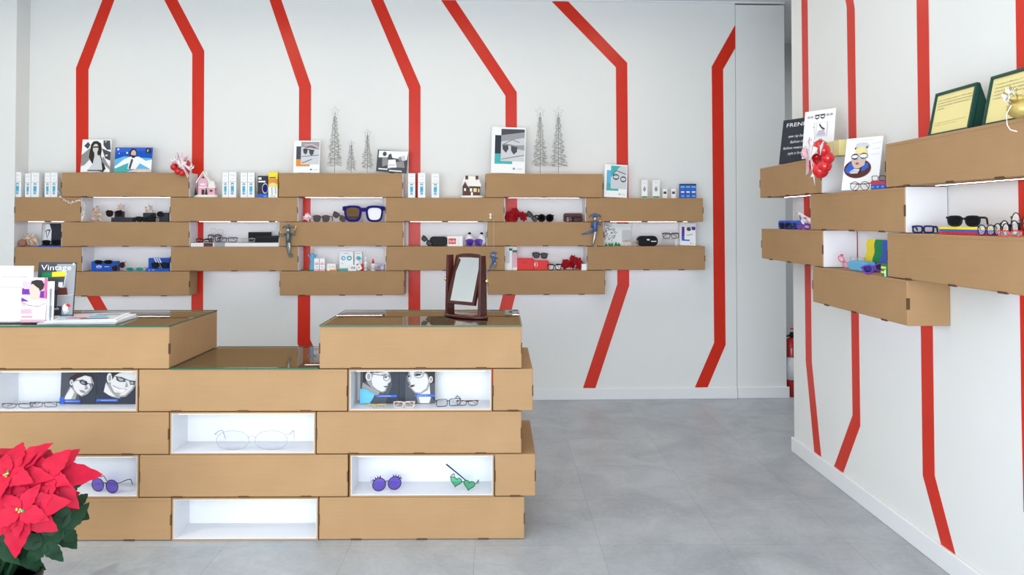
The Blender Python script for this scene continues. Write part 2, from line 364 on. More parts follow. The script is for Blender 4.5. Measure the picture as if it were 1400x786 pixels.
back=[
 (1,84,258.4,'kw','top row box on the back wall under the two picture leaflets at left',[niche(BK,113,231,260)]),
 (1,381,550.5,'kw','top row box carrying three wire trees and two pictures',[niche(BK,408,526,260)]),
 (1,663.8,824.1,'kk','top row box on the back wall carrying two equal wire trees',[niche(BK,690,800,260)]),
 (2,20,110.6,'kw','short second row box at the left wall under a row of cartons',[niche(BK,22,83,290)]),
 (2,232.4,406.7,'ww','second row box under the pink gingerbread house',[niche(BK,260,380,290)]),
 (2,527.1,689.2,'ww','second row box under the brown snowy house, with a small white bow',[niche(BK,552,665,290)]),
 (2,801,961.3,'wk','second row box at the right end, under the small blue packs',[niche(BK,827,950,290)]),
 (3,84,258.6,'ww','third row box at the left below shells and black stands',[niche(BK,113,231,320)]),
 (3,381.5,551.3,'ww','third row box with the silver grey figure hanging at its left end',[niche(BK,408,526,320)]),
 (3,665.8,825.6,'ww','third row box with the blue dancing figure at its right end',[niche(BK,692,801,320)]),
 (4,20,111.9,'kw','short fourth row box at the left wall, half hidden by magazines',None),
 (4,233.2,407.5,'ww','fourth row box below the clear shelf of spectacles and black cases',1),
 (4,527.6,690.3,'ww','fourth row box directly above and behind the table mirror',1),
 (4,802.5,963.9,'wk','lowest box at the right end of the back wall group, fourth row',1),
 (5,84,258.9,'kk','bottom row box at left above the fan of magazines',1),
 (5,382.5,552.6,'kk','bottom row box with rounded right corner, middle of the wall',1),
 (5,667,827.2,'kk','bottom row box on the back wall right of the table mirror',1)]
for k,a,b_,e,l,led in back:
    x0,x1=W(BK,a,b_,yk(k))
    if led==1: led=[(x0+.04,x1-.04)] if k==5 else [(BK.x({233.2:275,527.6:560,802.5:832}[a],390),BK.x({233.2:375,527.6:660,802.5:955}[a],390))]
    carton(BK,k,x0,x1,D-.001,l,GB,e,led=led)
# red stripes stay visible in the niches, so the niches have no backs
yc=lambda k:475+(k-1)*58
CD=.56
cnt=[
 (1,-50,231.2,'kk','top left counter box carrying the magazines'),
 (1,436.8,713.2,'kk','top right counter box carrying the table mirror'),
 (2,189.6,474.8,'ww','second row counter box with a glass sheet, between two top boxes'),
 (2,674,728.5,'kk','short end box of the counter, second row, sticking out at right'),
 (3,-55,230.6,'kk','third row counter box at left, above the poinsettia'),
 (3,432.7,712.9,'kk','third row counter box right of the rimless spectacles'),
 (4,190.5,475.5,'kk','fourth row counter box between the two open compartments with sunglasses'),
 (4,676.7,732,'kk','short end box of the counter, fourth row, sticking out at right'),
 (5,-50,233.6,'kk','bottom row counter box at left beside the poinsettia leaves'),
 (5,436.2,717,'kk','bottom row counter box at right, standing on the floor')]
for k,a,b_,e,l in cnt:
    x0,x1=W(CT,a,b_,yc(k)); carton(CT,k,x0,x1,CD,l,GC,'kk')
# open white lined compartments
def compartment(k,a,b_,label):
    x0,x1=W(CT,a,b_,yc(k)); z0=CT.tops(k+1)+.001; z1=CT.tops(k)-.001; L=x1-x0; h=z1-z0; dp=.17; t=.006
    o=empty('open_display_box',CT,(x0+x1)/2,0,z0); tag(o,label,'display box','open white lined boxes in the counter')
    b=MB(); b.box(-L/2,L/2,0,dp,0,t,KR).box(-L/2,L/2,0,dp,h-t,h,KR).box(-L/2,-L/2+t,0,dp,t,h-t,KR).box(L/2-t,L/2,0,dp,t,h-t,KR); b.build('cardboard_shell',o)
    b=MB(); q=.002; e=.0015
    b.box(-L/2+t,L/2-t,e,dp,t,t+q,WH).box(-L/2+t,-L/2+t+q,e,dp,t+q,h-t-q,WH).box(L/2-t-q,L/2-t,e,dp,t+q,h-t-q,WH).box(-L/2+t,L/2-t,e,dp,h-t-q,h-t,WH).box(-L/2+t,L/2-t,dp-q,dp,t+q,h-t-q,WH)
    b.build('white_lining',o)
    b=MB(); b.box(-L/2+.03,L/2-.03,.012,.020,h-t-q-.004,h-t-q-.0005,LEDC); b.build('light_strip',o)
    return o
compartment(2,-11,188.2,'white lined compartment at the left of the counter with two portrait cards')
compartment(2,476.5,672.6,'white lined compartment under the table mirror with two profile portraits')
compartment(3,232.4,431.4,'white lined compartment in mid counter holding rimless spectacles')
compartment(4,-9,189.2,'white lined compartment behind the poinsettia')
compartment(4,478,675.3,'white lined compartment with purple and green sunglasses')
compartment(5,235,434.8,'empty white lined compartment at the foot of the counter')
ZN=lambda k: CT.tops(k+1)+.0096
def glass_sheet(x0,x1,z,label):
    o=empty('glass_sheet',CT,(x0+x1)/2,0,z); tag(o,label,'glass sheet','green edged glass sheets on the counter'); L=x1-x0
    b=MB(); y0=-.004; y1=CD
    b.add([(-L/2,y0,.005),(L/2,y0,.005),(L/2,y1,.005),(-L/2,y1,.005)],[(0,1,2,3)],GLASS)
    b.build('glass_pane',o)
    b=MB(); b.box(-L/2,L/2,y0-.0008,y0,0,.0055,GLE).box(-L/2-.0008,-L/2,y0,y1,0,.0055,GLE).box(L/2,L/2+.0008,y0,y1,0,.0055,GLE).box(-L/2,L/2,y1,y1+.0008,0,.0055,GLE); b.build('polished_edge',o)
xa,xb=W(CT,-50,231.4,450); glass_sheet(xa,xb,.9003,'glass sheet on the top left counter box under the magazines')
xa,xb=W(CT,436.6,713.6,450); glass_sheet(xa,xb,.9003,'glass sheet on the top right counter box under the mirror')
xa,xb=W(CT,233.5,435,504); glass_sheet(xa,xb,.7203,'glass sheet on the lower counter step between the two top boxes')
# right wall
rt=[
 (1,1039,1122.5,248,'kw','far upper box of the right wall under the black sign',None),
 (1,1210.6,1445,225,'kk','large near box under the framed notices on the right wall',None),
 (2,1107.8,1236.8,290,'ww','second row box of the right wall under the illustrated poster',None),
 (3,1041.2,1124.6,335,'kw','far box of the right wall below the blue spectacle case',None),
 (3,1213,1460,350,'wk','large near box on the right wall under the spectacles and coloured plates',None),
 (4,1111.2,1240,400,'kk','lowest box of the right wall with its bare end facing us',None)]
RW=.8849
for k,a,b_,y,e,l,_ in rt:
    x0,x1=W(RT,a,b_,y)
    if b_>1300: x1=x0+RW
    if a<1042: x1b=x1; x0=x0
    led=None
    if k==1 and b_>1300: led=[(RT.x(1245,260),x1-.02)]
    if k==1 and b_<1300: led=[(RT.x(1050,270),RT.x(1100,270))]
    if k==4: led=[(x0+.04,x1-.04)]
    if k==3 and b_>1300: led=[(RT.x(1310,400),x1-.04)]
    if k==2: led=[(RT.x(1128,320),RT.x(1205,320))]
    carton(RT,k,x0,x1,D-.001,l,GR,e,led=led)
x0=RT.x(1236.8,290)+.80; carton(RT,2,x0,x0+.3,D-.001,'box at the near end of the right wall, beyond the spectacles',GR,'wk')
# ------------------------------------------------------------------ builders for the goods
def shape(kind, n=26):
    """unit lens outline for the viewer's right lens (outer side = +x), x,z in -1..1"""
    out=[]
    for i in range(n):
        a=2*PI*i/n; c,s_=math.cos(a),math.sin(a)
        if kind=='round': x,z=c,s_
        elif kind=='heart':
            x=.95*math.copysign(abs(c)**1.0,c); z=s_
            x=(16*math.sin(a)**3)/16; z=(13*math.cos(a)-5*math.cos(2*a)-2*math.cos(3*a)-math.cos(4*a)+2)/14.5
        else:
            e={'way':3.2,'rect':4,'cat':2.6,'avi':2.3,'oval':2.2}[kind]
            x=math.copysign(abs(c)**(2/e),c); z=math.copysign(abs(s_)**(2/e),s_)
            if kind=='way': x*=(.9+.12*z)
            if kind=='cat': z+=.28*max(0,x)*max(0,z); x*=(.92+.1*z)
            if kind=='avi': x*=(.86+.16*z); z-=.12*(x<0)*abs(x)*(z<0)*-1
        out.append((x,z))
    return out
def facing(fr,px0,px1,pyt,ly,yaw):
    """true width of a thing turned by yaw in its frame so that it spans px0..px1"""
    x,z=fr.loc((px0+px1)/2,pyt,ly); p=fr.w(x,ly,z); v=CAM-p; d=v.length; v.z=0; v.normalize()
    n=fr.ax*math.sin(yaw)-fr.dy*math.cos(yaw); return (px1-px0)*((p-CAM).dot(_f))/F/max(.3,n.dot(v)), x
def eyewear(fr,label,kind,px0,px1,pyt,z,ly,fm,lm,cat='sunglasses',name=None,rim=.0028,roll=0,yaw=0,pitch=0,group=None,fold=False,tm=None,temples=True,zw=None,length=.12,lensr=.0013,brow=0):
    x0,x1=fr.x(px0,pyt,ly),fr.x(px1,pyt,ly); w_=abs(x1-x0); h=max(.012,fr.z((px0+px1)/2,pyt,ly)-z); xc=(x0+x1)/2
    if fr is RT: yaw=yaw+.85; w_,xc=facing(fr,px0,px1,pyt,ly,yaw)
    name=name or ('sunglasses' if cat=='sunglasses' else 'spectacles')
    if roll: # fitted box: width and height of the tilted pair
        ar=.40; cr,sr=abs(math.cos(roll)),abs(math.sin(roll)); w_=w_/(cr+ar*sr); h=w_*ar
    if fr is not RT: w_/=max(.6,math.cos(yaw))
    M=Matrix.Rotation(yaw,4,'Z')@Matrix.Rotation(roll,4,'Y')@Matrix.Rotation(pitch,4,'X')
    cx=.255*w_; rx=.215*w_; rz=h/2-rim; parts=[]
    rm=MB(); rm.M=M
    for sx in (-1,1):
        pts=[(sx*(cx+rx*p[0]),0,h/2+rz*p[1]) for p in shape(kind)]
        rm.tube(pts,rim,fm,6,True)
        if brow: rm.box(min(sx*.03*w_,sx*.5*w_),max(sx*.03*w_,sx*.5*w_),-rim,rim,h*.82,h*.82+brow,fm)
        # end piece
        rm.tube([(sx*(cx+rx*.93),0,h*.80),(sx*.5*w_,.002,h*.80)],rim*1.15,fm,6)
    rm.tube([(-cx+rx*.92,0,h*.62),(-.02*w_,-.001,h*.72),(.02*w_,-.001,h*.72),(cx-rx*.92,0,h*.62)],rim*1.05,fm,6)
    parts.append(('front_frame',rm))
    for sx in (-1,1):
        m=MB(); m.M=M; pts=[(sx*(cx+rx*.99*p[0]),h/2+rz*.99*p[1]) for p in shape(kind)]
        m.prism(pts,-lensr/2,lensr/2,lm); parts.append(('lens',m))
    if temples:
        for sx in (-1,1):
            m=MB(); m.M=M; ex=sx*.5*w_; zt=h*.80; L=min(length,w_*.95)
            if fold: path=[(ex,.003,zt),(ex,.012+(.006 if sx>0 else 0),zt),(ex*-.45,.016+(.006 if sx>0 else 0),zt-.004),(ex*-.8,.018,max(zt*.25,.003))]
            else: path=[(ex,.002,zt),(ex*1.0,L*.5,zt),(ex*.97,L*.8,zt*.9),(ex*.94,L,max(zt*.25,.003))]
            m.tube(path,[rim*1.0,rim*1.2,rim*1.0,rim*.9],tm or fm,6); parts.append(('temple',m))
    lo=min(m.zmin() for _,m in parts)
    t=empty(name,fr,xc,ly,z-lo+.0004); tag(t,label,cat,group)
    for n_,m in parts: m.build(n_,t)
    return t
def card(fr,name,label,cat,px0,px1,pyt,z,ly,bgm,items,lean=0,roll=0,yaw=0,thick=.003,group=None,pyx=None,stand=True):
    """upright printed card; items drawn in unit coordinates on its face"""
    yx=pyx or pyt; x0,x1=fr.x(px0,yx,ly),fr.x(px1,yx,ly); w_=abs(x1-x0)/max(.5,math.cos(yaw)); h=(fr.z((px0+px1)/2,pyt,ly)-z)/math.cos(lean)
    xc=(x0+x1)/2
    if fr is RT: w_,xc=facing(fr,px0,px1,yx,ly,yaw)
    m=MB(); m.M=Matrix.Rotation(yaw,4,'Z')@Matrix.Rotation(-lean,4,'X')@Matrix.Rotation(roll,4,'Y')
    m.box(-w_/2,w_/2,0,thick,0,h,bgm); art(m,items,-w_/2,w_/2,0,h,0)
    if stand: m.box(-w_*.08,w_*.08,thick,thick+.03,0,.002,bgm)
    lo=m.zmin(); m.v=[v-Vector((0,0,lo)) for v in m.v]
    o=m.build(name); fr.put(o,xc,ly,z+.0004); return tag(o,label,cat,group)
def pack(fr,name,label,cat,px0,px1,pyt,z,ly,dp,bodym,items,group=None,yaw=0,bevel=.0008,roll=0):
    x0,x1=fr.x(px0,pyt,ly),fr.x(px1,pyt,ly); w_=abs(x1-x0); h=fr.z((px0+px1)/2,pyt,ly)-z
    m=MB(); m.M=Matrix.Rotation(yaw,4,'Z')@Matrix.Rotation(roll,4,'Y'); m.box(-w_/2,w_/2,0,dp,0,h,bodym); art(m,items,-w_/2,w_/2,0,h,0)
    m.box(-w_/2+.002,w_/2-.002,.002,dp-.002,h,h+.0006,bodym)   # tucked top flap
    lo=m.zmin(); m.v=[v-Vector((0,0,lo)) for v in m.v]
    o=m.build(name); fr.put(o,(x0+x1)/2,ly,z+.0004); return tag(o,label,cat,group)
def rcase(fr,label,px0,px1,pyt,z,ly,dp,m_,items=(),name='spectacle_case',rad=.4,yaw=0,cat='case'):
    """rounded spectacle case: shell, lid seam and print"""
    x0,x1=fr.x(px0,pyt,ly),fr.x(px1,pyt,ly); w_=abs(x1-x0); h=fr.z((px0+px1)/2,pyt,ly)-z
    t=empty(name,fr,(x0+x1)/2,ly,z+.0004,yaw); tag(t,label,cat)
    r=h*rad; pts=[]
    for cx,cz,a0 in ((w_/2-r,h-r,0),(-w_/2+r,h-r,PI/2),(-w_/2+r,r,PI),(w_/2-r,r,1.5*PI)):
        pts+=[(cx+r*math.cos(a0+PI/2*i/5),cz+r*math.sin(a0+PI/2*i/5)) for i in range(6)]
    m=MB(); m.prism(pts,0,dp,m_); art(m,items,-w_/2,w_/2,0,h,0); m.build('case_shell',t,bevel=min(.004,r*.4))
    m=MB(); m.tube([(-w_/2-.0004,.002,h*.5),(-w_/2-.0004,dp,h*.5)],.0012,SLOT,5); m.tube([(w_/2+.0004,.002,h*.5),(w_/2+.0004,dp,h*.5)],.0012,SLOT,5); m.build('lid_seam',t)
    return t
def wire_tree(px0,px1,pyt,z,ly,label,seed,group='small silver wire fir trees'):
    rnd=random.Random(seed); x0,x1=BK.x(px0,pyt,ly),BK.x(px1,pyt,ly); w_=(x1-x0); H=BK.z((px0+px1)/2,pyt,ly)-z
    t=empty('wire_tree',BK,(x0+x1)/2,ly,z+.0004); tag(t,label,'wire tree',group)
    m=MB(); m.tube([(0,0,0),(0,0,H*.92)],.0016,WIRE,5); m.build('trunk_rod',t)
    m=MB(); m.lathe([(w_*.3,0),(w_*.3,.002),(w_*.08,.004)],SNOW,16); m.build('base_disc',t)
    m=MB(); z0=.055*H/.45+.01; nt_=int((H*.86-z0)/.0135)
    for i in range(nt_):
        f=i/nt_; zz=z0+(H*.86-z0)*f; R=w_/2*(1-f*.80)*(.70+.45*rnd.random()); k=7 if f<.5 else 5; path=[]; ph=rnd.random()*6
        for j in range(k*4):
            a=2*PI*j/(k*4); rr=R*(.28+.72*abs(math.sin(k*a/2+ph))); path.append((rr*math.cos(a),rr*math.sin(a),zz+.008*math.sin(3*a+ph)-.12*rr+rnd.uniform(-.006,.006)))
        m.tube(path,.00085,WIRE,4,True)
        for q in range(3):
            a=rnd.random()*6.28; m.ball((R*math.cos(a),R*math.sin(a),zz-.25*R),.0022,SILV,n=6)
    m.build('wire_branches',t)
    m=MB(); s_=w_*.26+.008; pts=[]
    for i in range(10):
        a=PI/2+2*PI*i/10; r=s_ if i%2==0 else s_*.42; pts.append((r*math.cos(a),0,H-s_+r*math.sin(a)))
    m.tube(pts,.001,WIRE,4,True); m.build('star',t)
def baubles(fr,label,px0,px1,pyt,pyb,ly,seed,n=8,off=0):
    rnd=random.Random(seed); x0,z1=fr.loc(px0,pyt,ly); x1,z0=fr.loc(px1,pyb,ly); h=z1-z0; w_=min(abs(x1-x0),h*1.15)
    t=empty('bauble_cluster',fr,(x0+x1)/2,ly,z0); tag(t,label,'Christmas decoration')
    r=h*.165
    for i in range(n):
        a=2*PI*i/n; x=w_*.34*math.cos(a)*(.6+.4*rnd.random()); zz=h*(.42+.26*math.sin(a)); y=rnd.uniform(-.3,.3)*r
        m=MB(); m.ball((0,0,0),r*rnd.uniform(.8,1.1),BRED); m.lathe([(r*.2,r*.95),(r*.2,r*1.15)],SILV,8); o=m.build('bauble',t); o.location=(x,y,zz)
    for i in range(13):
        a=rnd.uniform(.1,PI-.1) if i<9 else rnd.uniform(PI,2*PI); m=MB(); path=[]; wv=rnd.uniform(.4,.9)
        vs=[];fs=[]; L=w_*.52*rnd.uniform(.75,1.1)
        for j in range(12):
            f=j/11; rr=L*f; px=rr*math.cos(a)*.95; pz=h*.48+rr*math.sin(a)*h/w_*1.0; bz=math.sin(f*9*wv)*h*.07; wd=h*.085*(1-f*.3)
            vs+=[(px,-r-.004-.01*math.cos(f*8*wv),pz+bz-wd),(px,-r-.002-.01*math.sin(f*8*wv),pz+bz+wd)]
        fs=[(2*j,2*j+2,2*j+3,2*j+1) for j in range(11)]
        m.add(vs,fs,RIB if i%4 else ROSE,True); o=m.build('ribbon',t); sm=o.modifiers.new('thick','SOLIDIFY'); sm.thickness=.0012
    return t
def petals(m,c,L,wd,n,mt,rnd,tilt=(0,0),cup=.35,layers=2,normal=None,teeth=True):
    """leaf-shaped bracts radiating round a centre; normal = direction the flower faces"""
    nz=(normal or Vector((0,-.6,.8))).normalized(); ux=nz.cross(Vector((.2,.1,1)).normalized()); ux.normalize(); uy=nz.cross(ux)
    for ly_ in range(layers):
        nn=n if ly_==0 else max(4,n-2)
        for i in range(nn):
            a=2*PI*(i+.5*ly_+rnd.uniform(-.18,.18))/nn; l=L*(1-.3*ly_)*rnd.uniform(.82,1.12); w_=wd*l/L*rnd.uniform(.9,1.1); el=(-.12+.3*ly_)+rnd.uniform(-.15,.12)
            d=ux*math.cos(a)+uy*math.sin(a); sd=nz.cross(d); vs=[];fs=[]; K=9
            for j in range(K+1):
                f=j/K; wj=w_*(math.sin(PI*min(1,f**.75))**.8)*(1-.25*f) if 0<f<1 else 0
                if teeth and 0<f<1 and j%2==0: wj*=1.16
                p=d*(l*f*math.cos(el))+nz*(l*f*math.sin(el)-cup*l*f*f*.55+.006*ly_)+nz*rnd.uniform(-.02,.02)*l
                vs+=[Vector(c)+p-sd*wj+nz*wj*.28, Vector(c)+p, Vector(c)+p+sd*wj+nz*wj*.28]
            for j in range(K): fs+=[(3*j,3*j+1,3*j+4,3*j+3),(3*j+1,3*j+2,3*j+5,3*j+4)]
            m.add(vs,fs,mt,True)
def silk_flower(fr,label,px0,px1,pyt,z,ly,seed):
    rnd=random.Random(seed); x0,x1=fr.x(px0,pyt,ly),fr.x(px1,pyt,ly); w_=x1-x0; h=fr.z((px0+px1)/2,pyt,ly)-z
    t=empty('silk_poinsettia',fr,(x0+x1)/2,ly,z); tag(t,label,'artificial flower')
    for i,(fx,fz) in enumerate(((-.28,.45),(.27,.5),(0,.66),(-.02,.32),(.32,.27),(-.34,.25))):
        m=MB(); petals(m,(0,0,0),w_*.24,w_*.095,7,SBRACT,rnd,normal=Vector((rnd.uniform(-.9,.9),-1,rnd.uniform(-.2,.9))),cup=.5,layers=3); m.ball((0,-.004,0),w_*.02,YEL,n=8)
        fz_=fz*h; lo=m.zmin(); o=m.build('flower',t); o.location=(fx*w_,rnd.uniform(-.01,.01),max(fz_,.001-lo))
    return t
def figurine(label,px0,px1,pyt,pyb,ly,col,pose,flip=1,string=None):
    """hanging sprite ornament: head with horned cap, torso, arms and legs that end in a curl"""
    x0,z1=BK.loc(px0,pyt,ly); x1,z0=BK.loc(px1,pyb,ly); H=z1-z0; cx=(x0+x1)/2
    t=empty('hanging_figurine',BK,cx,ly,z0); tag(t,label,'figurine','elf figurines hung on the wall boxes')
    k=H; hx=.0
    m=MB()
    m.lathe([(.02*k,.42*k),(.075*k,.46*k),(.06*k,.56*k),(.085*k,.66*k),(.04*k,.73*k),(.02*k,.76*k)],col,14); m.build('body',t)
    m=MB(); m.ball((0,0,.80*k),.062*k,SILV,(1,1,1.1)); m.ball((0,-.06*k,.795*k),.012*k,SHELL,n=8)
    m.ball((-.022*k,-.055*k,.815*k),.008*k,BLK,n=6).ball((.022*k,-.055*k,.815*k),.008*k,BLK,n=6); m.build('head',t)
    m=MB()
    for s in (-1,1): m.tube([(0,0,.86*k),(s*.07*k,0,.92*k),(s*.14*k,0,.90*k),(s*.17*k,0,.84*k)],[.05*k,.035*k,.02*k,.008*k],col,8); m.ball((s*.17*k,0,.83*k),.018*k,GOLD,n=8)
    m.tube([(0,0,.88*k),(0,0,.98*k)],[.04*k,.012*k],col,8); m.build('horned_cap',t)
    A={'jester':(((.08,.70),(.17,.66),(.20,.82)),((-.08,.70),(-.18,.62),(-.22,.74))),
       'dancer':(((.08,.68),(.16,.62),(.14,.74)),((-.08,.68),(-.12,.58),(.02,.56))),
       'fencer':(((.08,.68),(.18,.64),(.16,.56)),((-.08,.68),(-.15,.74),(-.24,.82)))}[pose]
    for a in A:
        m=MB(); m.tube([(flip*p[0]*k,-.02*k,p[1]*k) for p in a],[.035*k,.026*k,.018*k],col,8); m.ball((flip*a[-1][0]*k,-.02*k,a[-1][1]*k),.026*k,SHELL,n=8); m.build('arm',t)
    L={'jester':(((-.02,.46),(.0,.26),(.03,.12),(.06,.02),(.12,.03),(.11,.12)),((.02,.46),(.05,.3),(.03,.14),(.0,.08))),
       'dancer':(((.0,.46),(-.16,.42),(-.30,.38),(-.40,.36)),((.0,.46),(-.02,.28),(-.06,.12),(-.04,.03),(.03,.02),(.05,.07))),
       'fencer':(((-.02,.46),(-.12,.32),(-.18,.16),(-.26,.02)),((.03,.46),(.10,.36),(.04,.2),(-.06,.14)))}[pose]
    for a in L:
        m=MB(); n_=len(a); m.tube([(flip*p[0]*k,-.012*k,p[1]*k) for p in a],[k*(.045-.03*i/(n_-1)) for i in range(n_)],col if a is L[0] else SILV,8); m.build('leg',t)
    if pose=='fencer': m=MB(); m.tube([(-.22*k*flip,-.03*k,.80*k),(-.50*k*flip,-.03*k,1.12*k)],.012*k,GOLD,6); m.build('staff',t)
    if pose=='jester': m=MB(); m.tube([(.2*k,-.03*k,.80*k),(.24*k,-.03*k,.94*k)],[.012*k,.03*k],GOLD,8); m.build('wand',t)
    if string:
        m=MB(); m.tube([(0,0,k*.97),(0,0,BK.z((px0+px1)/2,string,ly)-z0)],.0006,RIB,4); m.build('thread',t)
    return t
# ------------------------------------------------------------------ goods on the back wall
z1,z2,z3,z4,z5=[BK.tops(k)-.0004 for k in (1,2,3,4,5)]
YS=.03
A_woman=(110,191)
def nz_(x0,y0,x1,y1): return lambda pts: N(pts,x0,y0,x1,y1)
q=nz_(120,125,585,655)
card(BK,'picture_leaflet','black and white leaflet of a woman with long curly hair holding her glasses','leaflet',110.3,150.2,191,z1,YS,PAPER,[
 (BWSH,q([(120,380),(240,270),(300,330),(240,420),(200,480),(120,540)])),(DGREY,q([(150,230),(210,165),(250,210),(215,280)])),(DGREY,q([(455,140),(560,140),(580,290),(520,290),(460,220)])),
 (DGREY,q([(440,270),(585,330),(585,470),(500,430)])),(HAIR,q([(300,155),(360,150),(420,190),(440,290),(430,390),(480,500),(520,600),(480,655),(400,640),(340,500),(300,520),(240,420),(250,300),(265,200)])),
 (LGREY,q([(330,390),(410,380),(440,450),(470,620),(235,620),(310,520)])),(BWSK,q(E(340,270,45,75))),(SLATE,q([(300,240),(385,235),(385,262),(345,258),(300,265)])),
 (BWSK,q([(320,330),(370,330),(380,385),(330,395)])),(BWSH,q([(120,520),(210,410),(260,440),(180,540),(120,560)])),(BWSH,q([(470,400),(560,540),(585,570),(585,620),(450,480)])),(DGREY,q([(232,622),(470,622),(470,640),(232,640)])),
 (BWSK,q([(500,375),(545,370),(540,400),(505,400)])),(PAPER,'P',.8,.90,.05,.05)],lean=.12,group=None)
q=nz_(655,258,1250,650)
card(BK,'picture_leaflet','blue sky leaflet of a bearded man in white shirt and dark tie','leaflet',156,207.2,202,z1,YS,BLUE,[
 (CYAN,q([(655,450),(800,400),(1250,430),(1250,650),(655,650)])),(TEAL,q([(655,600),(850,520),(960,600),(850,650),(655,650)])),(BARB,q([(655,258),(1250,258),(1250,300),(655,340)])),
 (SHELL,q([(860,650),(1000,600),(1250,600),(1250,650)])),(PAPER,q([(900,405),(1040,405),(1150,470),(1250,450),(1250,610),(1060,510),(1000,600),(870,600),(880,500),(680,590),(655,570),(800,450)])),
 (HAIR,q([(890,400),(885,320),(930,270),(990,290),(1000,340),(980,420)])),(SKIN,q(E(950,355,40,55))),(HAIR,q([(910,380),(985,385),(970,425),(930,425)])),(DGREY,q([(920,445),(945,440),(950,470),(915,605),(885,590)])),
 (PAPER,q(E(705,290,16))),(PAPER,q(E(850,345,14))),(PAPER,q(E(725,355,9))),(SLATE,q(R4(1145,275,1225,345))),(PAPER,'P',.865,.81,.04,.1)],lean=.12)
baubles(BK,'red bauble cluster with white ribbons on the top left box end',231,267,211,241,-.035,3)
def leaf_L(px0,px1,pyt,z,label,grad,pic,extra,lean,roll=0,ly=YS,name='eyewear_leaflet'):
    card(BK,name,label,'leaflet',px0,px1,pyt,z,ly,PAPER,[(grad[0],[(.1,.2),(.28,.2),(.28,.82),(.1,.82)]),(grad[1],[(.1,.2),(.62,.2),(.62,.26),(.28,.26),(.28,.42),(.1,.42)]),(pic[0],[(.28,.26),(.97,.26),(.97,.96),(.28,.96)])]+extra+
     [(pic[2],R4(.64,.08,.71,.12)),(LGREY,R4(.77,.085,.92,.105))],lean=lean,roll=roll)
sun=lambda cx,cy,s,m1,m2:[(m1,[(cx-s,cy+.25*s),(cx-.3*s,cy+.32*s),(cx-.25*s,cy-.1*s),(cx-.55*s,cy-.45*s),(cx-.95*s,cy-.15*s)]),(m1,[(cx+.05*s,cy+.2*s),(cx+.85*s,cy+.1*s),(cx+.8*s,cy-.35*s),(cx+.4*s,cy-.6*s),(cx+.08*s,cy-.25*s)]),(m2,stroke([(cx-s,cy+.3*s),(cx-.1*s,cy+.26*s),(cx+.95*s,cy+.12*s)],.03)),(m2,stroke([(cx-.9*s,cy+.3*s),(cx+.2*s,cy+.75*s),(cx+1.1*s,cy+.5*s)],.02))]
leaf_L(401,437,192.5,z1,'white leaflet with an orange and grey L shape and grey toned sunglasses',(DGREY,ORNG),(LGREY,GREY,DGREY),[(GREY,[(.28,.8),(.97,.72),(.97,.96),(.28,.96)]),(ROSE,stroke([(.4,.86),(.7,.88),(.97,.78)],.03)),(DGREY,stroke([(.3,.5),(.97,.55)],.015)),(DGREY,stroke([(.32,.3),(.7,.42)],.02))]+sun(.58,.66,.22,DGREY,SLATE),.1)
leaf_L(671,717.5,174,z1,'large white leaflet with a dark teal L shape and sunglasses lying on sand',(SLATE,TEAL),(LGREY,GREY,GREY),[(DGREY,[(.28,.82),(.97,.9),(.97,.96),(.28,.96)]),(GREY,[(.28,.68),(.97,.78),(.97,.9),(.28,.82)]),(BWSH,stroke([(.3,.3),(.97,.4)],.02)),(GREY,[(.6,.6),(.97,.62),(.97,.5),(.6,.55)])]+sun(.56,.55,.24,DGREY,BWSH),.1,roll=.03)
for a in ((447,469,145,.06,'tallest of the three wire trees beside the black and white photo',11),(472.5,488,191,.05,'shortest wire tree, between two taller ones',12),(493.5,511.5,176,.05,'middle height wire tree next to the black and white photo',13),
          (727,750,145.5,.06,'left one of the two equal wire trees on the top right box',14),(751.5,775.5,145.5,.06,'right one of the two equal wire trees on the top right box',15)):
    wire_tree(a[0],a[1],a[2],z1,a[3],a[4],a[5])
q=nz_(575,510,915,760)
card(BK,'photo_card','black and white photo card of people around a table, leaning right','photo',514,556,207,z1,YS,DGREY,[
 (PAPER,q([(590,520),(915,510),(905,610),(800,600),(700,590),(590,600)])),(DGREY,q(E(655,555,22,26))),(DGREY,q([(690,610),(700,560),(725,545),(745,600),(745,640),(700,640)])),(BWSH,q([(630,600),(690,590),(700,680),(640,700)])),
 (PAPER,q([(700,620),(780,610),(800,700),(700,720)])),(BWSH,q(E(830,600,20,24))),(BWSH,q([(790,640),(870,620),(890,700),(800,700)])),(PAPER,q(R4(600,722,700,735))),(PAPER,q(R4(720,735,860,748))),(LGREY,q([(840,570),(880,560),(890,620),(850,620)])),
 (BWSH,stroke([(.3,.3),(.6,.34)],.02)),(BWSH,stroke([(.35,.2),(.65,.22)],.02))],lean=.12,roll=.07)
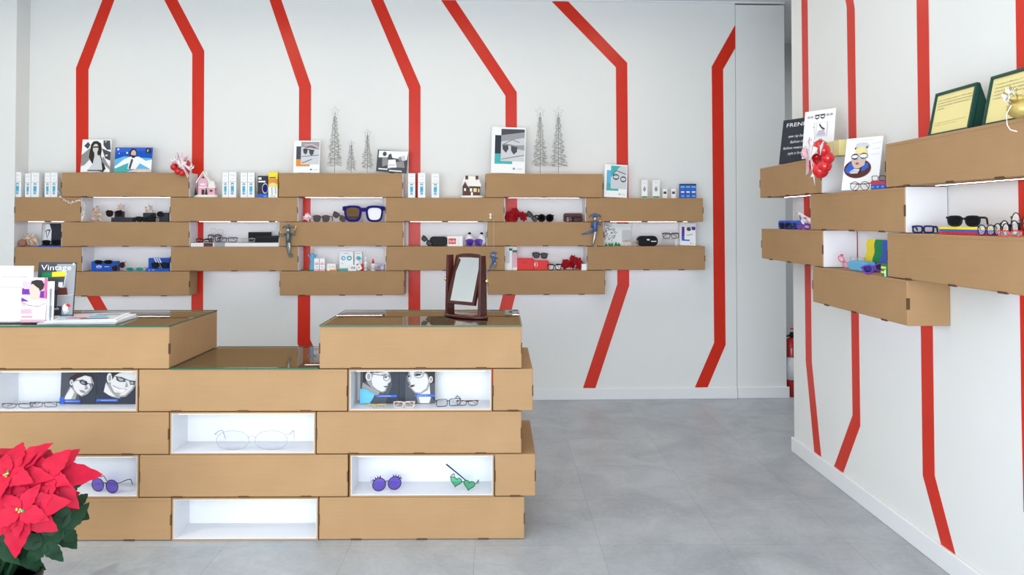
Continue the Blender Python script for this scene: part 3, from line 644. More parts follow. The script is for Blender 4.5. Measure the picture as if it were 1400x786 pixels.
# row of white and blue lens solution cartons
dropart=[(LGREY,R4(.2,.86,.8,.88)),(LGREY,R4(.35,.72,.65,.735)),(GREY,R4(.12,.60,.88,.615)),(DGREY,[(.3,.5),(.36,.56),(.64,.56),(.7,.5),(.62,.5),(.58,.53),(.42,.53),(.38,.5)]),(CYAN,R4(.3,.22,.7,.46)),(TEAL,R4(.34,.30,.66,.40)),(PAPER,R4(.35,.08,.65,.2)),(CYAN,R4(.33,.12,.67,.20))]
sol=[(19.8,29,235.5,'leftmost white and blue solution carton, against the pillar'),(34.5,42,237,'narrow solution carton second from the pillar'),(42.8,53.5,236,'white and blue solution carton third from the pillar'),(61.3,69,236.5,'white and blue solution carton fourth from the pillar'),(69.6,78.6,236,'white and blue solution carton touching the top left box'),
 (304.3,312.3,236,'white solution carton right of the pink gingerbread house'),(312.8,323,235,'white solution carton second right of the gingerbread house'),(329,338,236,'white solution carton third right of the gingerbread house'),(338.6,348,236,'white solution carton left of the black and blue carton'),
 (558,567.5,237,'white and blue solution carton just right of the middle top box'),(571.5,581.5,236.5,'middle of three solution cartons near the brown snowy house'),(590,600.5,237.5,'solution carton standing nearest the brown snowy house')]
for a,b_,t_,l in sol: pack(BK,'solution_carton',l,'carton',a,b_,t_,z2,.02,.045,PAPER,dropart,'white and blue solution cartons')
pack(BK,'product_carton','black and blue carton with a crescent, beside the yellow carton','carton',352.3,366,240.5,z2,.02,.05,SLATE,[(PAPER,R4(.08,.83,.38,.93)),(PAPER,R4(.08,.70,.78,.77)),(BARB,R4(0,0,1,.16)),(LGREY,('ring',.75,.42,.3,.24,.04,18)),(DBLUE,E(.78,.42,.24,.2)),(CYAN,R4(.6,.03,.92,.08))])
pack(BK,'product_carton','yellow and white carton at the left of the middle top box','carton',367,379.6,235.5,z2,.02,.05,YEL,[(PAPER,R4(0,0,1,.42)),(ORNG,R4(0,.55,1,.74)),(PURP,R4(.1,.76,.8,.81)),(CREAM,E(.5,.5,.35,.09)),(GREY,stroke([(.38,.4),(.42,.1)],.08)),(GREY,stroke([(.75,.4),(.8,.15)],.06)),(LGREY,R4(.2,.04,.8,.07))])
def cottage(px0,px1,pyt,z,ly,label,wall,kind):
    x0,x1=BK.x(px0,pyt,ly),BK.x(px1,pyt,ly); W_=x1-x0; H=BK.z((px0+px1)/2,pyt,ly)-z; t=empty('ornament_house',BK,(x0+x1)/2,ly,z+.0004); tag(t,label,'ornament house')
    m=MB(); m.lathe([(W_*.5,0),(W_*.52,H*.05),(W_*.47,H*.10)],SNOW,20); 
    for v in range(len(m.v)): m.v[v].y*=.5
    m.build('snowy_base',t)
    if kind=='pink':
        m=MB(); m.prism([(-.30*W_,.08*H),(.12*W_,.08*H),(.12*W_,.6*H),(-.09*W_,.9*H),(-.30*W_,.6*H)],-.02,.025,wall); m.build('house_body',t)
        m=MB(); m.prism([(-.38*W_,.52*H),(-.09*W_,.92*H),(.2*W_,.52*H),(.2*W_,.60*H),(-.09*W_,H*.99),(-.38*W_,.60*H)],-.026,.03,SNOW); m.build('snowy_roof',t)
        m=MB(); m.box(.12*W_,.4*W_,-.015,.02,.08*H,.38*H,wall); m.build('side_room',t)
        m=MB(); m.prism([(.08*W_,.36*H),(.44*W_,.36*H),(.36*W_,.62*H),(.12*W_,.62*H)],-.02,.024,SNOW); m.build('side_roof',t)
        m=MB(); m.box(-.02*W_,.04*W_,0,.01,.85*H,1.0*H,SNOW); m.build('chimney',t)
        m=MB(); m.box(-.15*W_,-.03*W_,-.0225,-.0195,.08*H,.3*H,BROWN); m.build('door',t)
        for xx,zz,ww in ((-.2,.46,.2),(-.13,.72,.08),(.2,.22,.1)): m=MB(); m.box(xx*W_,(xx+ww)*W_,-.0225,-.0145,(zz)*H,(zz+.07)*H,SNOW if ww>.15 else BROWN); m.build('window',t)
        m=MB(); m.box(-.28*W_,.1*W_,-.0245,-.0195,.36*H,.40*H,SNOW); m.build('snowy_ledge',t)
        for xx in (-.4,.05): m=MB(); m.lathe([(.06*W_,.08*H),(.045*W_,.2*H),(.005*W_,.4*H)],LEAF,8,(xx*W_,-.022,0)); m.build('small_fir',t)
    else:
        m=MB(); m.box(-.42*W_,.36*W_,-.01,.03,.1*H,.55*H,wall); m.prism([(-.42*W_,.1*H),(-.2*W_,.1*H),(-.2*W_,.5*H),(-.31*W_,.68*H),(-.42*W_,.5*H)],-.02,-.01,wall); m.build('house_body',t)
        m=MB(); m.add([(-.45*W_,-.016,.52*H),(.42*W_,-.016,.50*H),(.42*W_,.035,.5*H),(-.45*W_,.035,.52*H),(-.36*W_,.008,.95*H),(.24*W_,.008,.95*H)],[(0,1,5,4),(1,2,5),(2,3,4,5),(3,0,4),(0,3,2,1)],SNOW); m.build('snowy_roof',t)
        m=MB(); m.prism([(-.49*W_,.44*H),(-.31*W_,.72*H),(-.13*W_,.44*H),(-.13*W_,.5*H),(-.31*W_,.80*H),(-.49*W_,.5*H)],-.026,.0,SNOW); m.build('gable_snow',t)
        for xx in (-.3,.15): m=MB(); m.box(xx*W_,(xx+.12)*W_,.0,.012,.8*H,.98*H,wall); m.box((xx-.01)*W_,(xx+.13)*W_,-.002,.014,.98*H,H,SNOW); m.build('chimney',t)
        for xx,zz,ww,hh in ((-.35,.3,.08,.12),(-.1,.28,.1,.14),(.06,.26,.14,.16),(.26,.25,.06,.15)): m=MB(); m.box(xx*W_,(xx+ww)*W_,-.0225 if xx<-.2 else -.012,-.0095,zz*H,(zz+hh)*H,CREAM if xx>0 else SNOW); m.build('window',t)
        m=MB(); m.box(-.05*W_,.03*W_,-.012,-.0095,.1*H,.25*H,SNOW); m.build('door',t)
    return t
cottage(266,298,234,z2,.06,'pink gingerbread style ornament house with snowy roof',ROSE,'pink')
cottage(630,661,239.5,z2,.05,'dark brown ornament house with thick snowy roof and two chimneys',BROWN,'brown')
leaf_L(825.5,857,225.5,z2,'white leaflet with turquoise print and black spectacles, leaning beside the top right box',(CYAN,TEAL),(LGREY,GREY,GREY),[(TEAL,[(.28,.96),(.28,.6),(.55,.85),(.7,.96)])]+[(SLATE,('ring',.5,.62,.14,.09,.025,16)),(SLATE,('ring',.82,.56,.13,.09,.025,16)),(SLATE,stroke([(.36,.66),(.5,.82),(.92,.72)],.022))],.12,roll=.05,ly=.02)
for a,b_,t_,l in ((877,885.2,246.5,'tall white small carton with grey spot, nearest the turquoise leaflet'),(892,901.8,246.5,'tall white small carton with green foot, second from the turquoise leaflet')):
    pack(BK,'drops_carton',l,'carton',a,b_,t_,z2,.02,.03,PAPER,[(LGREY,R4(.2,.84,.8,.87)),(LGREY,R4(.3,.66,.7,.69)),(GREY,E(.5,.5,.22,.13)),(GREEN,R4(.05,.02,.95,.10))])
for a,b_,l in ((906.2,912,'tiny white carton left of its twin, before the blue packs'),(918,923.6,'tiny white carton nearest the three blue packs')):
    pack(BK,'drops_carton',l,'carton',a,b_,258.3,z2,.02,.02,PAPER,[(DGREY,R4(.15,.45,.85,.72)),(LGREY,R4(.2,.15,.8,.22))])
for a,b_,l in ((929.8,936.8,'left one of the three blue packs at the right end'),(937.1,944.2,'middle one of the three blue packs at the right end'),(944.5,951.8,'right one of the three blue packs at the right end')):
    pack(BK,'lens_pack',l,'pack',a,b_,251.5,z2,.02,.03,BARB,[(CYAN,R4(.1,.72,.9,.86)),(PAPER,R4(.18,.38,.82,.48)),(CYAN,R4(.2,.08,.8,.2)),(NAVY,R4(0,.93,1,1))],'three blue lens packs')
# ---- niche row 2
def shells(fr,label,px0,px1,pyt,z,ly,seed,name='shell_ornament',n=16):
    rnd=random.Random(seed); x0,x1=fr.x(px0,pyt,ly),fr.x(px1,pyt,ly); w_=x1-x0; h=fr.z((px0+px1)/2,pyt,ly)-z
    t=empty(name,fr,(x0+x1)/2,ly,z+.0004); tag(t,label,'shell ornament')
    for i in range(n):
        m=MB(); r=min(w_,h)*rnd.uniform(.14,.22); f=i/n; xx=rnd.uniform(-.5,.5)*max(0,w_-2*r)*(1-.5*f); zz=r*.7+(h-1.7*r)*f
        vs=[(0,0,0)];K=10
        for k in range(K+1): a=PI*(k/K); rr=r*(1.05 if k%2 else .9); vs.append((rr*math.cos(a),-.3*r*math.sin(a),rr*math.sin(a)))
        for k in range(K+1): a=PI*(k/K); vs.append((.5*r*math.cos(a),-.55*r,.5*r*math.sin(a)))
        fs=[(k,k+1,k+K+2,k+K+1) for k in range(1,K+1)]+[(0,k+K+2,k+K+1) for k in range(1,K+1)]
        m.M=Matrix.Rotation(rnd.uniform(-1.2,1.2),4,'Y')@Matrix.Rotation(rnd.uniform(-.3,.3),4,'X'); m.add(vs,fs,SHELL,True); m.ball((0,0,r*.2),r*.55,SHELL,(1,.6,.8),8)
        lo=m.zmin(); o=m.build('shell',t); o.location=(xx,rnd.uniform(-.008,.008),max(zz-r*.5,-lo))
    return t
shells(BK,'stacked pale shell ornament left of the mauve sunglasses',123,143,278,z3,.06,5)
def block(px0,px1,pyt,z,label,m_=None,ly=.045,dp=.05,name='display_block',items=()): return pack(BK,name,label,'display block',px0,px1,pyt,z,ly,dp,m_ or SLATE,list(items))
block(152,181,297.5,z3,'long low black block under the star ornament',dp=.06)
block(156.5,168,289,z3+(BK.z(160,297.5,.05)-z3)+.001,'small black block standing on the long low one',ly=.05,dp=.03)
m=MB(); star=[]
for i in range(12): a=PI/2+2*PI*i/12; r=.034 if i%2==0 else .015; star.append((r*math.cos(a),.03+r*math.sin(a)))
m.prism(star,-.006,.006,SHELL); m.ball((0,-.004,.03),.014,SHELL,(1,.6,1)); o=m.build('starfish_ornament',bevel=.002); zt_=BK.z(160,289,.05)+.002; BK.put(o,BK.x(165,282,.07),.066,zt_+.0005); tag(o,'spiky pale starfish standing on the small black block','shell ornament')
eyewear(BK,'mauve gradient sunglasses leaning before the starfish','cat',144,168.5,287.5,z3+.036,.030,BROWN,LBRN,rim=.0016,length=.014)
shells(BK,'wide pale coral ornament on a black block at right',193,215,278,BK.z(200,291,.06)+.0,.066,9,n=9,name='coral_ornament')
block(195.5,210,291,z3,'black block under the wide pale coral ornament',ly=.06,dp=.04)
block(217.5,230,291,z3,'black block at the right end of the upper left niche',ly=.06,dp=.04)
eyewear(BK,'black sunglasses lying low before the coral ornament','cat',184.5,211,296,z3,.03,BLK,LDARK)
eyewear(BK,'round gold rimmed sunglasses tilted up at the right of the coral','round',204.5,226,285.5,z3+.02,.040,BLK,LBRN,roll=-.3,rim=.0018,temples=False)
# garland
rnd=random.Random(4); gp=[]
GPIX=[(79,262,-.022),(83,268,-.024),(88,273,-.024),(95,277,-.024),(101,277,-.024),(106,274,-.024),(111,275,-.024),(115,279,-.016),(116,284,-.012),(114.5,290,-.014),(114,296,-.016),(113,302,-.018)]
g=empty('tinsel_garland',BK,BK.x(98,277,0),-.01,z2-.035); tag(g,'silver leaf tinsel garland draped across the short upper left box','tinsel garland'); c0=g.location
pts=[]
for px,py,ly in GPIX: x,z=BK.loc(px,py,ly); pts.append(BK.w(x,ly,z)-c0)
m=MB(); m.tube(pts,.0015,TINS,5); m.build('garland_wire',g)
m=MB()
for i in range(len(pts)-1):
    for k in range(7):
        p=pts[i].lerp(pts[i+1],k/7); a=rnd.random()*6.28; d=Vector((math.cos(a),-.5*rnd.random(),math.sin(a)))*rnd.uniform(.008,.017); s_=Vector((-math.sin(a),0,math.cos(a)))*.0035
        m.add([p,p+d*.5+s_,p+d,p+d*.5-s_],[(0,1,2,3)],TINS if k%3 else SNOW)
o=m.build('tinsel_leaves',g); sm=o.modifiers.new('t','SOLIDIFY'); sm.thickness=.0006
# niche 2b
m=MB(); petals(m,(0,0,.022),.035,.009,9,ROSE,random.Random(2),normal=Vector((0,-1,.2)),cup=.1,teeth=False); petals(m,(0,-.004,.022),.026,.006,8,TINS,random.Random(3),normal=Vector((0,-1,.2)),cup=0,teeth=False); m.ball((0,0,.022),.012,SILV)
lo=m.zmin(); m.v=[v-Vector((0,0,lo)) for v in m.v]
o=m.build('gift_bow'); BK.put(o,BK.x(420,298,.04),.04,z3+.0004); tag(o,'pink and silver pointed bow at the left of the middle niche','bow')
eyewear(BK,'brown browline sunglasses beside the pink and silver bow','way',427.5,451.5,294,z3,.03,BROWN,LBRN,brow=.003)
eyewear(BK,'brown sunglasses tilted against the oversized blue glasses','way',451,473,286,z3,.04,BROWN,LBRN,roll=.52,rim=.0035,fold=True)
x0,x1=BK.x(468.5,280,.03),BK.x(526,280,.03); w_=x1-x0; h=BK.z(500,281,.03)-z3
t=empty('oversized_glasses',BK,(x0+x1)/2,.03,z3+.0008); tag(t,'giant dark blue display glasses, wider than the sunglasses beside them','display glasses')
m=MB()
for sx in (-1,1):
    sh=shape('way',30); out=[(sx*(.255*w_+.225*w_*p[0]),h/2+h*.5*p[1]) for p in sh]; inn=[(sx*(.26*w_+.172*w_*p[0]),h*.49+h*.37*p[1]) for p in sh]; n_=30
    vs=[(p[0],-.008,p[1]) for p in out]+[(p[0],-.008,p[1]) for p in inn]+[(p[0],.008,p[1]) for p in out]+[(p[0],.008,p[1]) for p in inn]
    fs=[]
    for k in range(n_): j=(k+1)%n_; fs+=[(k,j,n_+j,n_+k),(2*n_+k,3*n_+k,3*n_+j,2*n_+j),(k,2*n_+k,2*n_+j,j),(n_+k,n_+j,3*n_+j,3*n_+k)]
    m.add(vs,fs,DBLUE,True)
    m.prism([(sx*.42*w_,h*.97),(sx*.5*w_,h*.93),(sx*.5*w_,h*.68),(sx*.45*w_,h*.70)],-.008,.008,DBLUE)
m.prism([(-.06*w_,h*.86),(.06*w_,h*.86),(.05*w_,h*.62),(-.05*w_,h*.62)],-.0075,.0075,DBLUE); m.build('front_frame',t)
for sx in (-1,1):
    m=MB(); m.prism([(.178*w_*p[0],h*.385*p[1]) for p in shape('way',30)],-.001,.001,MIRR if sx<0 else PAPER); o=m.build('lens',t,label='mirrored lens' if sx<0 else 'white lens'); o.location=(sx*.26*w_,0,h*.49)
    if sx<0: o.rotation_euler=(math.radians(10),0,math.radians(-4))
    m=MB(); m.tube([(sx*.485*w_,.006,h*.8),(sx*.47*w_,.10,h*.78)],[.008,.006],DBLUE,8); m.build('temple',t)
# niche 2c
silk_flower(BK,'red silk poinsettia at the left of the upper right niche',689.5,721,283,z3,.05,21)
eyewear(BK,'black sunglasses standing steeply beside the upper silk poinsettia','rect',716,734,287,z3,.03,BLK,LDARK,roll=.72,fold=True,rim=.003)
eyewear(BK,'chunky black sunglasses in the middle of the upper right niche','round',735,757,292.5,z3,.03,BLK,LDARK,rim=.005,yaw=.2)
rcase(BK,'brown leather case behind small black spectacles',771,796.5,291.5,z3,.06,.05,BROWN,rad=.25)
eyewear(BK,'small black spectacles in front of the brown leather case','rect',773,794.5,295.5,z3,.03,BLK,LCLR,cat='spectacles',rim=.0025,fold=True)
# ---- niche row 3
shells(BK,'pile of pale shells and driftwood beside the pillar',27,56,316,z4,.06,17,n=18)
m=MB(); m.lathe([(.012,0),(.05,.012),(.058,.05),(.045,.085),(.01,.098)],mat('brown_stone',(.30,.14,.10),.6,var=.3),14); m.M=Matrix.Identity(4)
o=m.build('round_stone'); BK.put(o,BK.x(30,331,.035)+.0,.04,z4+.0004); o.scale=(.55,.35,.55); tag(o,'round brown stone leaning on the pale shells by the pillar','stone')
card(BK,'photo_card','black card picturing a white shirt and loose dark tie','photo',57,83,306,z4,.08,SLATE,[(LGREY,[(.02,.1),(.28,.05),(.3,.98),(.02,.98)]),(PAPER,[(.1,.15),(.5,.1),(.5,.7),(.38,.98),(.18,.98),(.15,.5)]),(SLATE,stroke([(.2,.7),(.28,.35),(.4,.68)],.05)),(SLATE,stroke([(.25,.7),(.45,.72)],.05)),(GREY,E(.35,.12,.06,.04))],lean=.06)
b_=block(50,83,336,z4,'flat blue tray under the dark sunglasses by the tie picture',BLUE,ly=.01,dp=.06,name='blue_tray')
eyewear(BK,'black sunglasses on the flat blue tray','way',57,83,328,BK.z(66,336,.02)+.001,.02,BLK,LDARK,rim=.0025,length=.05)
x0,x1=W(BK,259.5,381,325); m=MB(); hh=BK.z(320,331.5,.02)-z4; L=x1-x0
t=empty('acrylic_shelf',BK,(x0+x1)/2,.008,z4+.0005); tag(t,'low clear plinth lifting the spectacles in the third row niche','acrylic shelf')
m.box(-L/2+.004,L/2-.004,0,.13,hh-.003,hh,ACRY); m.build('shelf_top',t); m=MB(); m.box(-L/2+.004,L/2-.004,0,.002,0,hh-.003,WH); m.build('front_strip',t)
m=MB(); m.box(-.22,-.155,-.002,0,.001,hh-.004,BROWN); m.build('red_label',t); m=MB(); m.box(-.145,-.07,-.002,0,.001,hh-.001,GREY); m.build('grey_label',t)
zp=z4+hh+.0012
eyewear(BK,'white and black spectacles at the left of the clear plinth','rect',268,290,326,zp,.03,BLK,LCLR,cat='spectacles',fold=True)
eyewear(BK,'tortoise spectacles second from left on the clear plinth','way',284,302,320,zp,.06,BROWN,LCLR,cat='spectacles',fold=True,rim=.003)
eyewear(BK,'fine wire spectacles perched above the tortoise pair','round',286,306,311,zp+.055,.075,SILV,LCLR,cat='spectacles',roll=.15,rim=.0011,temples=False)
block(288,303,320.5,zp,'small clear riser holding the fine wire spectacles',ACRY,ly=.072,dp=.03,name='acrylic_riser')
eyewear(BK,'dark blue spectacles folded in the middle of the clear plinth','rect',297,325,324,zp,.02,NAVY,LCLR,cat='spectacles',fold=True,rim=.002)
eyewear(BK,'silver rimless spectacles left of the flat black cases','oval',329,349,325,zp,.02,SILV,LCLR,cat='spectacles',fold=True,rim=.0013)
pack(BK,'flat_case','taller flat black case at the back of the clear plinth','case',339.5,370,317.5,zp,.07,.03,BLK,[(DGREY,R4(.05,.1,.95,.12))])
pack(BK,'flat_case','lower flat black case at the right end of the clear plinth','case',349,380.5,322.5,zp,.035,.03,BLK,[(DGREY,R4(.05,.8,.95,.84))])
eyewear(BK,'black folded sunglasses tipped on edge before the red stripe','way',572,590,317,z4,.03,BLK,LDARK,roll=.75,fold=True,rim=.0035)
rcase(BK,'dark rounded spectacle case beside the white box with red logo',587.5,611.5,323.5,z4,.04,.06,BLK,rad=.35)
pack(BK,'eyewear_box','white box with a slanted white logo on red','box',611.8,632.5,323,z4,.04,.06,PAPER,[(RCASE,R4(.06,.22,.56,.78)),(PAPER,'Ray-Ban',.10,.38,.42,.3,.3),(LGREY,R4(.7,.1,.72,.9))])
for a,b_,l in ((635.5,648.5,'left one of two white stands with black tips'),(652,665,'right one of two white stands with black tips')):
    x0,x1=BK.x(a,330,.06),BK.x(b_,330,.06); r=(x1-x0)/2; H=BK.z(a,317.5,.06)-z4; t=empty('teardrop_stand',BK,(x0+x1)/2,.07,z4+.0004); tag(t,l,'display stand','white teardrop display stands')
    m=MB(); m.lathe([(r*.5,0),(r*.95,H*.2),(r,H*.4),(r*.75,H*.65),(r*.35,H*.85)],WH,18); m.build('stand_body',t); m=MB(); m.lathe([(r*.36,H*.84),(r*.3,H*.95),(r*.08,H)],BLK,14); m.build('black_tip',t)
eyewear(BK,'purple mirrored sunglasses before the two white stands','way',636.5,660,326.5,z4,.025,PURP,LPUR,rim=.003,length=.035)
# niche 3d at the right end
t=empty('frosted_branch_panel',BK,BK.x(844,320,.09),.09,z4+.0005); tag(t,'white panel with dark painted branches and green foot','decorated panel')
xa=BK.x(826.5,320,.09)-BK.x(844,320,.09); xb=BK.x(862.5,320,.09)-BK.x(844,320,.09); Hh=BK.z(844,305.5,.09)-z4-.002
m=MB(); m.box(xa,xb,0,.004,0,Hh,PAPER); m.box(xa+(xb-xa)*.66,xb,-.002,0,.035,Hh*.72,LGREY); m.build('panel',t)
rr=random.Random(8); m=MB()
for i in range(46):
    x=xa+rr.uniform(.0,.42)*(xb-xa); z=rr.uniform(.03,Hh-.01); a=rr.random()*3.1; l=rr.uniform(.008,.022); m.tube([(x,-.003,z),(x+l*math.cos(a),-.006,z+l*math.sin(a))],.0014,DGREY,4)
m.build('branches',t)
m=MB()
for i in range(26):
    x=xa+rr.uniform(.0,.62)*(xb-xa); m.add([(x-.006,-.012,0),(x+.006,-.012,0),(x+rr.uniform(-.01,.01),-.006,rr.uniform(.014,.034))],[(0,1,2)],GREEN)
o=m.build('green_foot',t); sm=o.modifiers.new('t','SOLIDIFY'); sm.thickness=.001
eyewear(BK,'clear framed spectacles lying before the branch panel','round',851,873,328,z4,.03,SHELL,LCLR,cat='spectacles',fold=True,rim=.0016)
rcase(BK,'glossy black oval case with white marks at the right end niche',872,899.5,322.5,z4,.03,.06,BLK,[(PAPER,E(.52,.62,.08,.07,rot=-.5)),(PAPER,R4(.66,.42,.92,.5))],rad=.45)
block(906,928,326.5,z4,'clear riser under black spectacles near the purple leaflet',ACRY,ly=.03,dp=.05,name='acrylic_riser')
eyewear(BK,'black spectacles raised on a clear riser','rect',905.5,928.5,317.8,BK.z(915,326.5,.04)+.002,.045,BLK,LCLR,cat='spectacles',rim=.0024,fold=True)
leaf_L(929.5,951,305.5,z4,'small white leaflet with a violet L shape at the end niche',(PURP,BARB),(PAPER,GREY,GREY),[(DGREY,E(.55,.72,.14,.08)),(PURP,E(.85,.76,.13,.08)),(DGREY,stroke([(.4,.8),(.97,.84)],.02)),(GREY,stroke([(.4,.44),(.8,.5)],.03))],.1,roll=.04,ly=.05)
# ---- niche row 4
rcase_=pack(BK,'eyewear_box','bright blue box with white flower mark and sunglasses on its top','box',124.8,158,357.5,z5,.04,.07,BLUE,[(PAPER,E(.24,.5,.03,.09)),(PAPER,E(.32,.55,.025,.11)),(PAPER,E(.40,.5,.03,.09)),(PAPER,R4(.22,.34,.42,.38)),(PAPER,R4(.55,.44,.75,.49))])
eyewear(BK,'black sunglasses hung on the front of the flower marked blue box','cat',128.5,154,355.5,z5+.052,.028,BLK,LDARK,rim=.002,length=.02,temples=False)
eyewear(BK,'mauve sunglasses tipped between the blue boxes','avi',152.5,175,360.5,z5,.03,BROWN,LMAU,roll=-.42,rim=.0015,fold=True)
eyewear(BK,'turquoise mirrored sunglasses between the blue boxes','round',172,196.5,365.5,z5,.03,TEAL,LTEAL,rim=.002,length=.08)
pack(BK,'eyewear_box','low blue box in front of the striped blue box','box',199.3,231.5,367.3,z5,.02,.045,BLUE,[(PAPER,E(.15,.5,.025,.16)),(PAPER,R4(.26,.44,.38,.56))])
pack(BK,'eyewear_box','blue box with three slanting white stripes','box',203,231.8,353,z5,.07,.05,BLUE,[(PAPER,[(a,1),(a+.06,1),(a+.37,0),(a+.31,0)]) for a in (.25,.36,.47)])
eyewear(BK,'black sunglasses in front of the striped blue box','way',206.5,231,358.5,BK.z(215,367.3,.03)+.002,.03,BLK,LDARK,roll=0,rim=.003,fold=True)
# blue figurine and medicine items
x,z=BK.loc(427,368,.05); t=empty('blue_fairy_figurine',BK,x,.06,z5+.0004); tag(t,'small blue angel figurine standing before the red stripe','figurine'); H=BK.z(427,340,.05)-z5
m=MB(); m.lathe([(.028,0),(.022,.01),(.02,.05),(.012,H*.55),(.02,H*.7),(.008,H*.8)],CYAN,14); m.build('body',t); m=MB(); m.ball((0,0,H*.9),H*.09,SHELL); m.build('head',t)
for s in (-1,1): m=MB(); m.tube([(0,0,H*.7),(s*.022,-.005,H*.62),(s*.03,-.01,H*.74)],[.006,.005,.004],CYAN,6); m.build('arm',t)
m=MB(); m.lathe([(.034,0),(.03,.008)],GREEN,14); m.build('green_base',t)
for a,b_,l in ((429.5,436.3,'pink and white medicine carton by the blue figurine'),(437,444,'pink and white medicine carton right of its twin')):
    pack(BK,'medicine_carton',l,'carton',a,b_,353.5,z5,.02,.02,PAPER,[(ROSE,R4(0,0,1,.16)),(ROSE,E(.5,.6,.38,.1)),(GREY,R4(.1,.5,.9,.53)),(GREY,R4(.25,.3,.75,.34))],'pink medicine cartons')
pack(BK,'lens_tub','low white carton with grey arcs beside the pink ones','carton',447,459,361,z5,.03,.03,PAPER,[(GREY,R4(.3,.4,.34,.8)),(GREY,stroke([(.5,.4),(.65,.75),(.9,.4)],.06)),(ORNG,R4(.3,0,1,.2))])
pack(BK,'lens_carton','white carton with blue print and teal foot','carton',464.3,482.8,344.3,z5,.05,.04,PAPER,[(CYAN,E(.28,.66,.17,.12)),(TEAL,E(.72,.66,.19,.13)),(PAPER,E(.3,.66,.08,.05)),(PAPER,E(.72,.66,.1,.06)),(GREY,R4(.3,.9,.7,.92)),(TEAL,R4(0,0,.62,.13)),(GREY,stroke([(.15,.42),(.25,.36)],.03))])
pack(BK,'lens_carton','narrower white carton with blue print behind the small tubs','carton',485,494.6,344.3,z5,.06,.04,PAPER,[(CYAN,E(.5,.66,.3,.12)),(TEAL,E(.7,.64,.2,.09)),(GREY,R4(.2,.9,.8,.92)),(ROSE,R4(.1,.45,.9,.47))])
pack(BK,'lens_blister','small white tub with grey letters lying flat','tub',476.3,487.3,362.2,z5,.015,.03,PAPER,[(ROSE,R4(.14,.3,.22,.75)),(GREY,R4(.36,.3,.56,.75)),(GREY,R4(.64,.3,.84,.75))])
pack(BK,'lens_blister','small white tub tilted against its neighbour','tub',489,495.5,358,z5,.02,.02,PAPER,[(GREY,R4(.2,.55,.8,.75)),(GREY,R4(.3,.2,.7,.35))],roll=-.45)
def bottle(px0,px1,pyt,z,ly,label,bm,cm,sp=.36):
    x0,x1=BK.x(px0,pyt,ly),BK.x(px1,pyt,ly); r=(x1-x0)/2; H=BK.z(px0,pyt,ly)-z; t=empty('drops_bottle',BK,(x0+x1)/2,ly,z+.0004); tag(t,label,'bottle')
    m=MB(); m.lathe([(r*.9,0),(r,H*.05),(r,H*.55),(r*.45,H*.64)],bm,14); m.build('bottle_body',t); m=MB(); m.lathe([(r*.6,H*.6),(r*.55,H*.78),(r*.2,H)],cm,12); m.build('cap',t,label=None)
    m=MB(); m.lathe([(r*1.02,H*.12),(r*1.02,H*.48)],LGREY,14); m.build('label_band',t)
bottle(497.5,502.5,350,z5,.04,'white dropper bottle with pointed white cap',WH,WH)
bottle(507.2,513,354,z5,.03,'white dropper bottle with a red cap',WH,RCASE)
m=MB(); m.lathe([(.012,0),(.013,.03),(.006,.05)],RCASE,12); m.M=Matrix.Identity(4); o=m.build('red_cap'); BK.put(o,BK.x(495.5,357,.045),.045,z5+.0004); tag(o,'loose red cone cap behind the white dropper bottle','cap')
rr=random.Random(5); 
t=empty('crystal_cluster',BK,BK.x(519.5,365,.05),.05,z5+.0004); tag(t,'lilac crystal lumps at the right end of the medicine niche','crystals')
for i in range(7):
    m=MB(); m.ball((0,0,0),rr.uniform(.014,.022),LILAC,(1,.8,.9),6); lo=m.zmin(); o=m.build('crystal',t); o.location=(rr.uniform(-.026,.026),rr.uniform(-.02,.02),-lo+ (i//4)*.02)
    for p in o.data.polygons: p.use_smooth=False
pack(BK,'tall_carton','tall white and green carton at the left of the red case niche','carton',691,700.5,337,z5,.05,.05,PAPER,[(GREEN,R4(.5,.82,.98,.92)),(LGREY,R4(.1,.3,.6,.8))])
pack(BK,'tall_carton','narrow red carton with green and white top','carton',700.8,707,337.5,z5,.05,.05,ROSE,[(PAPER,R4(0,.78,1,1)),(GREEN,R4(0,.76,1,.86)),(PAPER,R4(0,0,1,.12))])
rcase(BK,'larger bright red spectacle case with small spectacles before it',706.5,730.5,353.2,z5,.05,.06,RCASE,[(BROWN,stroke([(.3,.75),(.45,.55),(.6,.7)],.03))],rad=.2)
rcase(BK,'smaller red spectacle case with a white shield mark',729,751,356.3,z5,.045,.05,RCASE,[(PAPER,('ring',.17,.6,.11,.26,.03,14)),(PAPER,R4(.12,.45,.15,.75))],rad=.2)
eyewear(BK,'black sunglasses resting on top of the two red cases','way',727.5,749,347.3,BK.z(738,354.5,.06)+.003,.065,BLK,LDARK,roll=.08,length=.04,rim=.003)
eyewear(BK,'black and white spectacles between red case and silk flower','way',748.5,768,360.5,z5,.03,BLK,LCLR,cat='spectacles',rim=.0028,fold=True,brow=.003)
silk_flower(BK,'red silk poinsettia at the right of the red case niche',768,798,346.5,z5,.05,33)
pack(BK,'small_cube','small white cube beside the lower silk poinsettia','box',795.3,801.5,361,z5,.02,.03,PAPER,[])
